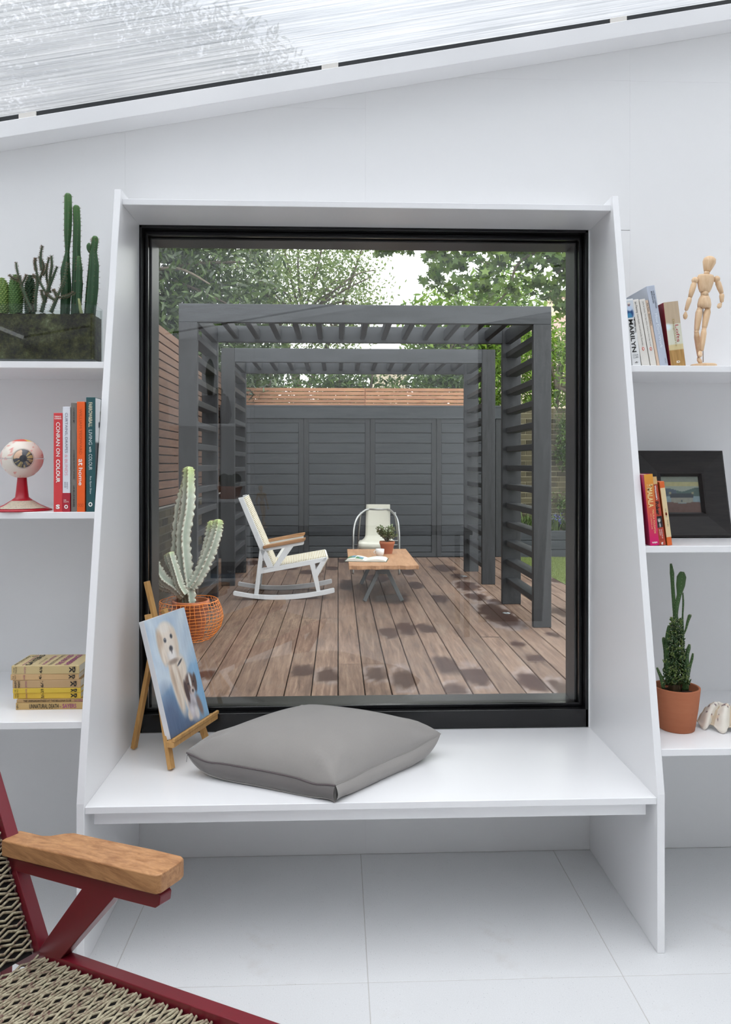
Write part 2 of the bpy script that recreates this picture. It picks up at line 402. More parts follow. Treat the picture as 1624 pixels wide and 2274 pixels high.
b.build('outer_reveal', 'blackwood', win, bevel=.002)
# ---------------------------------------------------------------- window seat surround
ws = empty('window_seat', (0, YW-.3, 0), 0, 'white built-in window seat with slanting side panels around the big window', 'window seat')
def W(b_, name, mat, par, **k):   # build in world coordinates under a parent at an offset
    o = b_.build(name, mat, par, **k); o.matrix_parent_inverse = Matrix.Translation(-Vector(par.location)) if par.rotation_euler.z == 0 else par_inv(par)
    return o
def par_inv(par): return (Matrix.Translation(Vector(par.location)) @ par.rotation_euler.to_matrix().to_4x4()).inverted()
YF = 2.03; YT = 2.372; ZT = 2.225
def pfront(z): return YF if z < WZ0+.01 else YF+(z-WZ0-.01)/(ZT-WZ0-.01)*(YT-YF)
prof = [(YF, 0), (YW-.0005, 0), (YW-.0005, ZT), (YT, ZT), (YF, WZ0+.01)]
PXL = xat(187, YF)        # inner face left, at the seat front
PXR = xat(1459, YF+.005)
for xi, xo in ((PXL, PXL-.021), (PXR, PXR+.021)):
    b = MB(); b.prism(prof, lambda y, z: (min(xi, xo), y, z), lambda y, z: (max(xi, xo), y, z)); W(b, 'side_panel', 'paint', ws, bevel=.0012, seg=1)
b = MB(); b.box(PXL, PXR, YT+.012, YW-.0005, WZ1, WZ1+.019); W(b, 'top_board', 'paint', ws, bevel=.001, seg=1)
b = MB(); b.box(PXL, PXR, YF+.004, YW-.0005, WZ0-.019, WZ0); W(b, 'seat_board', 'paint', ws, bevel=.0012, seg=1)
b = MB(); b.box(PXL+.015, PXR-.018, YF+.035, YF+.054, WZ0-.062, WZ0-.0195); W(b, 'apron', 'paint', ws, bevel=.001, seg=1)
# ---------------------------------------------------------------- shelves
SL = [1.667, 1.219, .648]; SR = [1.664, 1.115, .555]
lab = [('white wall shelf at left holding the glass cactus planter', 'white wall shelf at left under the upright books and eye model', 'lowest white shelf at left under the stack of old books'),
       ('white wall shelf at right under the leaning paperbacks and wooden figure', 'white wall shelf at right carrying the black picture frame', 'lowest white shelf at right under the potted cactus and shell')]
for side, zs in ((0, SL), (1, SR)):
    for k, z in enumerate(zs):
        yf = pfront(z)+.007
        x0, x1 = (XL+.0005, PXL-.0215) if side == 0 else (PXR+.0215, XR-.0005)
        b = MB(); b.box(0, x1-x0, 0, YW-.0005-yf, -.0195, 0)
        tag(b.build('wall_shelf', 'paint', bevel=.001, seg=1, loc=(x0, yf, z)), lab[side][k], 'shelf', 'white wall shelves beside the window')
def shelf_y(side, k): return pfront((SL, SR)[side][k])+.007
# ================================================================ BOOKS

def pages_mat():
    m = M('page_edges'); v = m.coord('Object', (260, 2, 2)); n = m.noise(v, 3, 2)
    return m.done(m.pr(m.mix(lin((214, 205, 186)), lin((238, 232, 218)), n), .8, spec=.2))
MAT['pages'] = pages_mat()
def cover(c, rough=.4):
    k = 'cover_%02x%02x%02x' % tuple(c)
    if k not in MAT: MAT[k] = plain(k, c, rough, var=.05, bump=.05, bs=300)
    return k
def book(loc, t, h, d, col, label, group, lean=0, lying=False, yaw=0, board=None, texts=(), bands=(), spine=None, round_=0.0):
    """upright book: spine faces -Y, x = thickness, z = height. lying=True lays it down, spine to the viewer, top to the left"""
    r = empty('book', loc, 0, label, 'book', group)
    if lying: r.rotation_euler = Matrix(((0, 0, -1), (0, 1, 0), (1, 0, 0))).to_euler(); r.rotation_euler.rotate(Matrix.Rotation(yaw, 3, 'Z').to_euler() if yaw else Matrix.Identity(3).to_euler())
    else: r.rotation_euler = (0, -math.radians(lean), yaw)
    c = cover(col); ct = .0016
    b = MB(); b.box(0, t, 0, ct, 0, h); b.box(0, ct, ct, d, 0, h); b.box(t-ct, t, ct, d, 0, h)
    b.build('cover', c, r, bevel=.0008, seg=1)
    b = MB(); b.box(ct, t-ct, ct, d-.003, .002, h-.002); b.build('pages', 'pages', r)
    for (z0, z1, cc) in bands:
        b = MB(); b.box(-.0002, t+.0002, -.0003, d*.98, z0*h, z1*h); b.box(.0001, t-.0001, .0005, d, z0*h-.001, z1*h+.001) if 0 else None
        b.build('cover_band', cover(cc), r)
    for tx in texts:
        # (string, start z fraction, end z fraction, centre x fraction, height frac of t, colour, bold, mode)
        s_, z0, z1, cx, hf, tcc, bold = tx[:7]; mode = tx[7] if len(tx) > 7 else 'down'
        if mode == 'down':   # reads downwards
            L = (z0-z1)*h; lettering(s_, r, (t*(cx-hf/2), -.0008, z0*h), (0, 0, -1), (1, 0, 0), L, hf*t, ink(tcc), bold)
        else:                # across the spine
            wd = hf*t; lettering(s_, r, (t*cx-wd/2, -.0008, z1*h), (1, 0, 0), (0, 0, 1), wd, (z0-z1)*h, ink(tcc), bold)
    return r
MATV = {}
MAT['print'] = vcol('printed_picture', .45, .3, var=.03)
W_, K_ = (245, 243, 238), (30, 28, 28)
# left, middle shelf : upright design books
Zs = SL[1]; yb = shelf_y(0, 1)+.004
def bx(u): return xat(u, yb)
def bh(v, u=150): return at(u, v, yb).z-Zs
G = 'design books standing on the left middle shelf'
book((bx(119), yb, Zs), bx(138.6)-bx(119), bh(917), .17, (214, 62, 66), 'bright red book CONRAN ON COLOUR, nearest the eye model', G,
     texts=[('TERENCE\nCONRAN', .97, .935, .5, .78, W_, .02, 'across'), ('CONRAN ON', .905, .56, .52, .44, W_, .012), ('COLOUR', .53, .295, .52, .44, W_, .03), ('S', .075, .03, .5, .45, W_, .05, 'across')])
book((bx(139.2), yb, Zs), bx(155.2)-bx(139.2), bh(903), .17, (226, 228, 234), 'white spine book CURTAINS, DRAPES & BLINDS with a red foot', G,
     bands=[(0, .18, (176, 38, 56))],
     texts=[('CURTAINS, DRAPES', .94, .56, .5, .42, (120, 116, 132), 0), ('& BLINDS', .545, .345, .5, .42, (226, 168, 180), 0), ('WENDY\nBAKER', .285, .215, .5, .5, (120, 116, 132), 0),
            ('CBB\nCRAFTS', .118, .09, .5, .7, W_, 0, 'across'), ('O', .068, .03, .5, .52, W_, .05, 'across')])
book((bx(156.4), yb+.004, Zs), bx(170)-bx(156.4), bh(894), .165, (124, 120, 114), 'slim grey book between the white and the orange books', G,
     texts=[('CATHERINE DE SMET', .955, .81, .5, .26, K_, .01), ('LE CORBUSIER, ARCHITECT OF BOOKS', .565, .30, .5, .26, K_, .01), ('LARS MULLER PUBLISHERS', .24, .045, .5, .26, K_, .01)])
book((bx(171.3), yb-.002, Zs), bx(188.5)-bx(171.3), bh(892), .18, (240, 98, 30), 'orange book WILLIAM YEOWARD at home', G,
     texts=[('WILLIAM YEOWARD', .935, .52, .5, .34, (196, 82, 30), 0), ('at', .48, .42, .5, .55, W_, .01), ('home', .40, .24, .5, .5, W_, .01), ('OOO', .075, .045, .5, .7, (196, 82, 30), 0, 'across')])
r = book((bx(191.2), yb+.0, Zs), bx(211)-bx(191.2), bh(882), .19, (34, 82, 86), 'dark teal book FARROW & BALL LIVING with COLOUR, closest to the window seat', G,
     texts=[('FARROW&BALL', .955, .74, .5, .42, (232, 226, 196), .012), ('LIVING', .715, .585, .5, .38, (205, 214, 214), .005), ('with', .57, .52, .5, .3, (225, 228, 224), .01), ('COLOUR', .505, .365, .5, .38, (205, 214, 214), .005),
            ('Ros Byam Shaw', .31, .155, .5, .26, (205, 214, 214), .005), ('O', .085, .045, .5, .45, W_, .05, 'across')])
tt = bx(211)-bx(191.2); hh = bh(882)
def jacket(s, t):
    c = (222, 224, 224)
    if t < .62: c = (58, 62, 66) if s > .1 else (80, 84, 86)
    if .60 < t < .625: c = (200, 202, 202)
    c = (150, 146, 140) if .80 < t < .90 and .22 < s < .6 else c
    c = (96, 104, 112) if .735 < t < .79 and .15 < s < .7 else c
    return c
picture('cover_photo', r, 0, 0, 24, 60, jacket, lambda s, t: (tt+.0004, .003+s*.18, .002+t*(hh-.004)), 'print')
# left, lowest shelf : stack of seven old jackets (top to bottom)
Zs = SL[2]
yb = onz(100, 1576, Zs).y
xl = lambda u: xat(u, yb)
stack = [  # u0, v_top, v_bot, colour, price, title bits
    (35, 1559.5, 1575.5, (192, 160, 104), None, 'UNNATURAL DEATH'),
    (37, 1552.5, 1560, (176, 142, 92), None, 'THE UNPLEASANTNESS AT THE BELLONA CLUB'),
    (28, 1540, 1553.5, (222, 184, 62), '5/-', 'sayers'),
    (28.5, 1530, 1540.5, (214, 182, 62), '3/9', 'sayers'),
    (27.5, 1512, 1530, (190, 158, 116), '6/-', 'GAUDY\nNIGHT'),
    (23.5, 1498.5, 1511.5, (206, 170, 122), '4/-', 'sayers'),
    (25, 1479.5, 1498, (204, 182, 132), '4/6', 'sayers')]
labs = ['tan paper jacket UNNATURAL DEATH, bottom of the old book stack', 'thin tan jacket THE UNPLEASANTNESS AT THE BELLONA CLUB, second lowest in the old stack', 'yellow jacket priced 5/-, lower of the two yellow books in the old stack',
        'yellow jacket priced 3/9, upper of the two yellow books in the old stack', 'brownish jacket GAUDY NIGHT priced 6/- just above the yellow books', 'pinkish tan jacket priced 4/-, second from the top of the old stack', 'cream jacket with printed front priced 4/6, on top of the old stack']
GS = 'old detective novels lying in a stack'
z = Zs; D_ = .128; Hh = .194
scv = (H-Zs)/(1576-HV)
PU = (150, 62, 120)
for k, (u0, v0, v1, c, price, ti) in enumerate(stack):
    t = (v1-v0)*scv*.985
    x = xl(u0)
    # lying: local z -> -X, so origin (z=0, foot of the book) is at the right end
    T = []
    if k == 0: T = [('UNNATURAL DEATH', .80, .37, .5, .62, K_, .012), ('- SAYERS', .35, .11, .5, .6, PU, .012), ('4/-', .985, .955, .5, .7, K_, 0)]
    elif k == 1: T = [('THE UNPLEASANTNESS AT THE BELLONA CLUB', .90, .20, .5, .6, K_, .012), ('- SAYERS', .18, .03, .5, .6, PU, 0)]
    else:
        T = [(price, .60, .565, .5, .7, K_, .01, 'across')] if 0 else []
    r = book((x+Hh, yb+.001*(k % 3), z), t, Hh, D_, c, labs[k], GS, lying=True, yaw=math.radians((0, .4, -.5, .3, 0, .6, -.3)[k]), texts=T)
    if k > 1:   # price and marks run across the spine
        def across(s_, zc, hgt, wfrac, col, bold=.01):
            lettering(s_, r, (t*(.5-wfrac/2), -.0009, zc*Hh-hgt/2), (1, 0, 0), (0, 0, 1), wfrac*t, hgt, ink(col), bold)
        across(price, .565, .0085, .8, K_); across('V', .125, .009, .7, K_, .05); across('G', .08, .009, .7, K_, .05)
        if k == 4: across('GAUDY', .955, .006, .85, K_, .02); across('NIGHT', .905, .006, .85, K_, .02)
        else: across('THE', .96, .0035, .6, K_, 0); across('TALES OF', .93, .004, .75, K_, 0)
        across('SAYERS', .80, .0045, .8, PU, 0)
    if k == 6:   # printed front board facing up
        def cov(s_, a, bb, y0_, hgt, col, bold=.01):   # a..bb along the short side; reads from the spine to the fore-edge
            lettering(s_, r, (t+.0006, y0_, bb*Hh), (0, 1, 0), (0, 0, 1), (a)*D_, hgt, ink(col), bold)
        cov('4/6 Dorothy', .8, .93, .006, .011, K_, 0); cov('L.', .15, .87, .10, .008, K_)
        bq = MB(); bq.box(t+.0002, t+.0007, .004, D_-.006, .845*Hh, .853*Hh); bq.build('printed_rule', ink(PU), r)
        cov('SAYERS', .9, .735, .006, .017, K_, .02); cov('and other stories', .5, .63, .02, .005, K_, 0); cov('LORD PETER', .8, .535, .01, .009, PU, .01)
        cov('DETECTIVE NOVEL', .88, .43, .006, .009, (120, 110, 90), .01); cov('THE FIVE RED', .9, .29, .006, .016, PU, .02); cov('HERRINGS', .9, .16, .006, .016, PU, .02)
    z += t+.0004
# right, top shelf : leaning paperbacks
Zs = SR[0]; yb = shelf_y(1, 0)+.003
yb += .040
def bx(u): return xat(u, yb)
def ht(u, v): return (at(u, v, yb).z-Zs)
GR = 'books leaning on the right top shelf'
r = book((bx(1406), yb, Zs), .0265, ht(1395, 664)*1.0, .13, (232, 233, 232), 'white paperback MARILYN with a blue photograph on its spine, next to the side panel', GR, lean=7,
     texts=[('MARILYN', .70, .215, .40, .52, K_, .02), ('MY WEEK WITH', .70, .50, .82, .15, K_, .02), ('COLIN\nCLARK', .185, .125, .5, .66, (110, 112, 114), 0, 'across'), ('*', .075, .035, .5, .4, K_, .03, 'across')])
def mpic(s, t):
    c = (206, 212, 218)
    c = blob(c, s, t, .45, .25, .42, .3, (40, 72, 120)); c = blob(c, s, t, .35, .1, .3, .2, (70, 140, 180)); c = blob(c, s, t, .45, .55, .33, .16, (190, 206, 226))
    c = blob(c, s, t, .4, .78, .16, .1, (120, 90, 96)); c = blob(c, s, t, .4, .85, .2, .06, (226, 220, 210)); return c
h_ = ht(1395, 664)
picture('spine_photo', r, 0, 0, 14, 24, mpic, lambda s, t: (.0008+s*.025, -.0006, h_*(.725+.25*t)), 'print')
def penguin(u, t, h, who, title, label, lean, orange=False, dd=.13):
    r = book((bx(u), yb, Zs), t, h, dd, (226, 222, 214), label, GR, lean=lean,
             texts=[(who, .965, .80, .52, .34, (60, 56, 52), 0), (title, .785, .31, .52, .26, (90, 84, 78), 0)])
    b = MB(); prof_ = []
    m = Matrix.Translation((t*.5, -.0006, h*.265)) @ Matrix.Rotation(PI/2, 4, 'X') @ Matrix.Diagonal((.62, 1, 1, 1))
    b.lathe([(1e-6, 0), (.0058, 0), (.0058, .0003), (1e-6, .0003)], 20, m=m); b.build('publisher_emblem', ink((206, 74, 40)), r)
    b = MB(); m2 = Matrix.Translation((t*.5, -.0010, h*.265)) @ Matrix.Rotation(PI/2, 4, 'X') @ Matrix.Diagonal((.38, 1, 1, 1))
    b.lathe([(1e-6, 0), (.0042, 0), (.0042, .0003), (1e-6, .0003)], 16, m=m2); b.build('emblem_oval', ink((236, 232, 226)), r)
    return r
penguin(1427.3, .0245, ht(1410, 664.5), 'Ian Fleming', 'Casino Royale, Live and Let Die, Moonraker', 'cream paperback Ian Fleming Casino Royale, second from the side panel', 10)
penguin(1446.5, .0185, ht(1420, 663), 'John le Carre', 'The Spy Who Came in from the Cold', 'cream paperback The Spy Who Came in from the Cold, third from the side panel', 10)
book((bx(1461.5), yb+.002, Zs), .0085, ht(1438, 664), .13, (222, 196, 172), 'thin cream paperback with tan edges before the tall pale blue book', GR, lean=10.5,
     texts=[('Alan Paton   Second Poems', .96, .62, .5, .6, K_, 0)])
book((bx(1467.5), yb+.001, Zs), .0262, ht(1447, 633), .165, (186, 194, 208), 'tall pale blue-grey hardback How Dogs Work', GR, lean=10,
     texts=[('RAYMOND COPPINGER\nMARK FEINSTEIN', .93, .715, .62, .42, (70, 74, 84), .005), ('How Dogs Work', .655, .23, .5, .42, (226, 232, 240), .02), ('CHICAGO', .10, .035, .75, .2, (100, 104, 112), 0)])
lh = ht(1488, 671)
r = book((bx(1491), yb, Zs), .047, lh, .115, (140, 26, 40), 'thick red-sided book Lofts DesignSource with a wooden floor photograph on its spine', GR, lean=7)
def lofts(s, t):
    n = noise.noise(Vector((s*9+t*3, t*3-s*5, .3)))
    if t < .26: c = (176+n*22, 138+n*18, 84+n*14)
    elif t < .66: c = (214, 214, 196) if t > .34 else (212, 196, 150)
    else: c = (192, 172, 146)
    c = tuple(min(255, x+6*n) for x in c)
    c = blob(c, s, t, .1, .62, .22, .05, (226, 238, 242), 0, .4)
    return c
picture('spine_photo', r, 0, 0, 20, 60, lofts, lambda s, t: (s*.047, -.0005, lh*t), 'print')
lettering('DesignSource', r, (.0195, -.0012, lh*.73), (0, 0, -1), (1, 0, 0), lh*.42, .0085, ink((168, 146, 84)), 0)
lettering('Lofts', r, (.0285, -.0012, lh*.64), (0, 0, -1), (1, 0, 0), lh*.265, .0105, ink((170, 62, 66)), 0)
lettering('ID', r, (.019, -.0012, lh*.055), (1, 0, 0), (0, 0, 1), .011, .007, ink(W_), .03)
# right, middle shelf
Zs = SR[1]; yb = onz(1450, 1214, Zs).y+.022
GM = 'paperbacks leaning in front of the black frame'
def ht(u, v): return (at(u, v, yb).z-Zs)
h_ = ht(1430, 1055)/math.cos(.15)
r = book((xat(1445, yb), yb, Zs), .0265, h_, .13, (168, 30, 74), 'pink and orange paperback I AM MALALA, against the side panel', GM, lean=math.degrees(math.asin(max(0, xat(1445, yb)-PXR-.0215)/h_)))
def mal(s, t):
    k = min(1, max(0, t)); a = (208, 22, 110); m_ = (214, 104, 66); z_ = (222, 160, 60)
    return tuple((a[i]*(1-k/.55)+m_[i]*k/.55) if k < .55 else (m_[i]*(1-(k-.55)/.45)+z_[i]*(k-.55)/.45) for i in range(3))
picture('spine_print', r, 0, 0, 6, 40, mal, lambda s, t: (s*.0265, -.0005, h_*t), 'print')
Y_ = (236, 204, 140)
lettering('I AM', r, (.006, -.0012, h_*.825), (1, 0, 0), (0, 0, 1), .017, h_*.038, ink((240, 214, 150)), .02)
lettering('MALALA', r, (.005, -.0012, h_*.81), (0, 0, -1), (1, 0, 0), h_*.275, .0155, ink((240, 214, 150)), .02)
lettering('MALALA YOUSAFZAI', r, (.0145, -.0012, h_*.50), (0, 0, -1), (1, 0, 0), h_*.33, .0058, ink(Y_), 0)
lettering('WITH CHRISTINA LAMB', r, (.008, -.0012, h_*.45), (0, 0, -1), (1, 0, 0), h_*.22, .003, ink(Y_), 0)
lettering('W&N', r, (.005, -.0012, h_*.03), (1, 0, 0), (0, 0, 1), .016, .005, ink(W_), .03)
h2 = ht(1452, 1060)/math.cos(.13)
r = book((xat(1464.5, yb)+.001, yb+.003, Zs), .0205, h2, .13, (104, 58, 40), "brown-red paperback Wittgenstein's Poker with a black and white portrait on the spine", GM, lean=8,
         texts=[("Wittgenstein's", .875, .665, .58, .34, W_, .02), ('Poker', .64, .445, .5, .56, K_, .03), ('David Edmonds and\nJohn Eidinow', .235, .10, .5, .5, W_, 0), ('ff', .045, .01, .5, .3, W_, .02, 'across')])
def pk(s, t):
    n = noise.noise(Vector((s*4, t*30, 1)))
    return (176+n*26, 70+n*18, 52+n*12) if t < .90 else (214, 178, 124)
picture('spine_print', r, 0, 0, 8, 60, pk, lambda s, t: (s*.0205, -.0004, h2*t), 'print')
def por(s, t):
    c = (34, 34, 36); c = blob(c, s, t, .5, .66, .24, .2, (196, 192, 188), .0, .2); c = blob(c, s, t, .5, .88, .26, .1, (40, 40, 42)); c = blob(c, s, t, .5, .15, .35, .25, (60, 62, 66))
    c = blob(c, s, t, .52, .22, .08, .2, (210, 210, 208)); c = blob(c, s, t, .42, .7, .06, .03, (50, 50, 50)); c = blob(c, s, t, .58, .7, .06, .03, (50, 50, 50)); return c
picture('spine_portrait', r, 0, 0, 14, 20, por, lambda s, t: (.0015+s*.018, -.0008, h2*(.26+.165*t)), 'print')
h3 = ht(1470, 1070)/math.cos(.13)
r = book((xat(1482, yb)+.0035, yb+.004, Zs), .0145, h3, .112, (222, 104, 44), 'narrow orange and cream paperback beside the landscape picture', GM, lean=7.5,
         bands=(), texts=[('THE BRIDGE', .58, .44, .5, .2, K_, 0), ('TOM BELL', .40, .29, .6, .2, K_, 0)])
b = MB(); b.box(0, .0145, -.0004, .0004, h3*.13, h3*.90); b.build('spine_panel', cover((226, 204, 160)), r)
b = MB(); m = Matrix.Translation((.0075, -.001, h3*.49)) @ Matrix.Rotation(PI/2, 4, 'X') @ Matrix.Diagonal((.6, 1, 1, 1))
b.lathe([(.0036, 0), (.0048, 0), (.0048, .0004), (.0036, .0004), (.0036, 0)], 16, m=m); b.build('publisher_emblem', ink((206, 84, 40)), r)
# black picture frame leaning on the wall behind the books
fb = onz(1540, 1195, Zs)
fr = empty('picture_frame', (xat(1528, fb.y), fb.y+.012, Zs), 0, 'wide black wooden frame with a small landscape painting, leaning on the wall', 'picture frame')
fr.rotation_euler = (math.radians(-13), 0, 0)
fw, fh = .298, .292; ow, oh = .128, .122
b = MB()
def fring(w0, h0, w1, h1, ya, yb_):
    P = [(-w0/2, -h0/2), (w0/2, -h0/2), (w0/2, h0/2), (-w0/2, h0/2)]; Q = [(-w1/2, -h1/2), (w1/2, -h1/2), (w1/2, h1/2), (-w1/2, h1/2)]
    for i in range(4):
        j = (i+1) % 4
        b.quad((P[i][0], ya, P[i][1]+fh/2), (P[j][0], ya, P[j][1]+fh/2), (Q[j][0], yb_, Q[j][1]+fh/2), (Q[i][0], yb_, Q[i][1]+fh/2))
fring(fw, fh, fw, fh, .012, -.014); fring(fw, fh, fw-.012, fh-.012, -.014, -.018); fring(fw-.012, fh-.012, ow+.030, oh+.030, -.018, -.006)
fring(ow+.030, oh+.030, ow+.014, oh+.014, -.006, -.010); fring(ow+.014, oh+.014, ow, oh, -.010, 0.002); fring(ow, oh, ow, oh, .002, .006)
b.quad((-fw/2, .012, 0), (-fw/2, .012, fh), (fw/2, .012, fh), (fw/2, .012, 0))
MAT['frame'] = wood('worn_black_frame_paint', (22, 20, 20), (38, 34, 33), 0, .5, 2, .1)
b.build('moulding', 'frame', fr)
def land(s, t):
    n = noise.noise(Vector((s*14, t*14, 2)))*8
    c = (150, 152, 140) if t > .84 else ((202, 190, 142) if t > .72 else (176, 180, 168))
    hill = .62+.05*math.sin(s*7+.4)+(.05 if s > .55 else 0)*math.sin((s-.5)*5)
    if t < hill: c = (88, 108, 104) if s > .38 else (88, 100, 116)
    if t < .45: c = (152, 168, 178)
    if .22 < s < .82 and .26 < t < .42: c = (164, 158, 146)
    if .20 < s < .83 and .40 < t < .53: c = (62, 66, 74)
    if (abs(s-.22) < .025 or abs(s-.82) < .025) and .5 < t < .58: c = (168, 160, 132)
    if .48 < s < .54 and .29 < t < .36: c = (90, 96, 104)
    if t < .27+.02*math.sin(s*9): c = (116, 82, 74)
    return tuple(max(0, min(255, x+n)) for x in c)
picture('painting', fr, 0, 0, 50, 50, land, lambda s, t: (-ow/2+s*ow, .0055, (fh-oh)/2+t*oh), 'print')
b = MB(); b.box(-ow/2, ow/2, .003, .0045, (fh-oh)/2, (fh+oh)/2); b.build('glazing', 'tank', fr)
# ================================================================ CACTI and planter
MAT['cactus'] = vcol('cactus_skin', .5, .35, .25, 140, .12)
MAT['spine'] = plain('cactus_spines', (170, 140, 110), .6)
MAT['spine_red'] = plain('reddish_spines', (128, 104, 84), .6)
MAT['spine_white'] = plain('pale_areoles', (206, 200, 178), .7)
def spines(parent, pts, L, r, mat, per=4, name='spines', seed=1):
    rng = random.Random(seed); b = MB()
    for p, nrm in pts:
        p = Vector(p); nrm = Vector(nrm).normalized()
        for _ in range(per):
            d = (nrm+Vector((rng.uniform(-.7, .7), rng.uniform(-.7, .7), rng.uniform(-.5, .8)))).normalized()
            a = d.cross(Vector((.3, .2, 1))).normalized()*r; c = d.cross(a).normalized()*r
            b._add([p+a, p-a*.5+c, p-a*.5-c, p+d*L*rng.uniform(.6, 1.2)], [(0, 1, 3), (1, 2, 3), (2, 0, 3)])
    o = b.build(name, mat, parent); o['kind'] = 'stuff'; return o
def ribpts(path, rad, ribs, every=1, phase=0, k0=1):
    P = [Vector(p) for p in path]; out = []; N = len(P); pa = None
    for k in range(N):
        d = (P[min(k+1, N-1)]-P[max(k-1, 0)]).normalized()
        if pa is None:
            pa = d.cross(Vector((0, 1, .01)))
            if pa.length < .05: pa = d.cross(Vector((1, 0, 0)))
        pa = (pa-d*pa.dot(d)).normalized(); pb = d.cross(pa)
        if k % every or k < k0: continue
        for j in range(ribs):
            a = 2*PI*j/ribs; n = pa*math.cos(a)+pb*math.sin(a); out.append((P[k]+n*rad[k], n))
    return out
def green(base, tip):
    b0, t0 = lin(base), lin(tip)
    return lambda t, e, k: tuple((b0[i]*(1-t**3)+t0[i]*t**3)*(1+.25*(e-.5)) for i in range(3))
# glass planter
Zs = SL[0]; y0 = shelf_y(0, 0)+.001
gx1 = xat(208.5, y0); gx0 = gx1-.42; gd = .10; gh = at(150, 675, y0).z-Zs
pl = empty('glass_planter', ((gx0+gx1)/2, y0+gd/2, Zs), 0, 'rectangular clear glass planter filled with mossy dark soil', 'planter')
def PL(b_, name, mat, **k):
    o = b_.build(name, mat, pl, **k); o.matrix_parent_inverse = Matrix.Translation(-pl.location); return o
def rbox(bm, x0, x1, ya, yb_, z0, z1, r, inner=None, n=5):
    pts = []
    for cx, cy, a0 in ((x1-r, yb_-r, 0), (x0+r, yb_-r, PI/2), (x0+r, ya+r, PI), (x1-r, ya+r, 1.5*PI)):
        for i in range(n+1): a = a0+PI/2*i/n; pts.append((cx+r*math.cos(a), cy+r*math.sin(a)))
    N = len(pts); bm._add([(x, y, z0) for x, y in pts]+[(x, y, z1) for x, y in pts], [(i, (i+1) % N, N+(i+1) % N, N+i) for i in range(N)])
    return pts
b = MB(); th = .004
p1 = rbox(b, gx0, gx1, y0, y0+gd, Zs+.001, Zs+gh, .014); p2 = rbox(b, gx0+th, gx1-th, y0+th, y0+gd-th, Zs+.008, Zs+gh, .011)
N = len(p1); b._add([(x, y, Zs+gh) for x, y in p1]+[(x, y, Zs+gh) for x, y in p2], [(i, (i+1) % N, N+(i+1) % N, N+i) for i in range(N)])
b._add([(x, y, Zs+.001) for x, y in p1], [tuple(range(N))]); b._add([(x, y, Zs+.008) for x, y in p2], [tuple(range(N))])
PL(b, 'glass_box', 'tank', smooth=False)
def soil_mat():
    m = M('mossy_soil'); v = m.coord('Object')
    n1 = m.noise(v, 26, 6, .7); n2 = m.noise(v, 110, 4, .75); n3 = m.noise(v, 9, 3)
    f = m.math('ADD', m.math('MULTIPLY', n1, .5), m.math('ADD', m.math('MULTIPLY', n2, .3), m.math('MULTIPLY', n3, .2)))
    c = m.ramp(f, [(.34, lin((26, 25, 18))), (.44, lin((54, 50, 38))), (.52, lin((86, 84, 54))), (.60, lin((118, 120, 82))), (.70, lin((190, 186, 150)))])
    return m.done(m.pr(c, .8, m.bump(n2, .8, .004), spec=.2))
MAT['soil'] = soil_mat()
b = MB(); sz = at(150, 694, y0).z-Zs
q = rbox(b, gx0+th+.0008, gx1-th-.0008, y0+th+.0008, y0+gd-th-.0008, Zs+.0085, Zs+sz-.004, .011)
b._add([(x, y, Zs+.0085) for x, y in q], [tuple(range(len(q)))])
nx, ny = 90, 20; gv = []
for j in range(ny+1):
    for i in range(nx+1):
        x = gx0+th+.0012+(gx1-gx0-2*th-.0024)*i/nx; y = y0+th+.0012+(gd-2*th-.0024)*j/ny
        gv.append((x, y, Zs+sz-.003+.006*noise.noise(Vector((x*40, y*40, 3)))+.003*noise.noise(Vector((x*160, y*160, 1)))))
b._add(gv, [(j*(nx+1)+i, j*(nx+1)+i+1, (j+1)*(nx+1)+i+1, (j+1)*(nx+1)+i) for j in range(ny) for i in range(nx)])
PL(b, 'soil', 'soil')
ZS = Zs+sz-.006
def column(pts, ys, rads, ribs, label, col=((44, 74, 48), (78, 118, 62)), grp=None, name='column_cactus', dens=1, depth=.22, L=.006, extra=None, seed=1, spmat='spine_red', n=40, per=3, every=2):
    """pts: measured silhouette centres (u,v) from foot to tip"""
    base = at(pts[0][0], pts[0][1], ys); base.z = ZS
    r = empty(name, base, 0, label, 'cactus', grp)
    P = [at(u, v, ys) for u, v in pts]; P[0].z = ZS-.0
    P = [p-base for p in P]; path = []
    for k in range(n+1):
        t = k/n*(len(P)-1); i = min(int(t), len(P)-2); path.append(P[i].lerp(P[i+1], t-i))
    rr = lerp_list(rads, n+1)
    tip = [path[-1]+Vector((0, 0, rr[-1]*x)) for x in (.45, .75, .9)]; path += tip; rr += [rr[-1]*.85, rr[-1]*.55, rr[-1]*.1]
    b = MB(); b.tube(path, rr, 32, ribs, depth, colf=green(*col)); b.build('stem', 'cactus', r, smooth=True)
    spines(r, ribpts(path[:-2], rr, ribs, every, k0=2), L, .0005, spmat, per, seed=seed)
    return r
s_ = 1/ (F/2.33)
GC = 'tall column cacti in the glass planter'
yc = y0+.045
column([(144, 697), (147, 640), (145, 600), (149.5, 560), (150.5, 520), (151.5, 480), (151, 436)], yc, [.0145, .0165, .0150, .0065, .0115, .0125, .0115], 6, 'tallest slim green column cactus in the glass planter, pinched at mid height', grp=GC, seed=2)
column([(168, 697), (172, 630), (170, 560), (171, 500), (169.5, 462)], yc+.005, [.0155, .0170, .0120, .0115, .0108], 6, 'second tallest green column cactus, right behind the tallest one', grp=GC, seed=3)
r3 = column([(199, 700), (205, 640), (208, 590), (207, 560), (210.5, 538), (211, 530)], yc, [.0175, .0190, .0165, .0115, .0105, .0100], 6, 'shorter stout column cactus at the window end of the glass planter', grp=GC, seed=4)
bb = r3.location
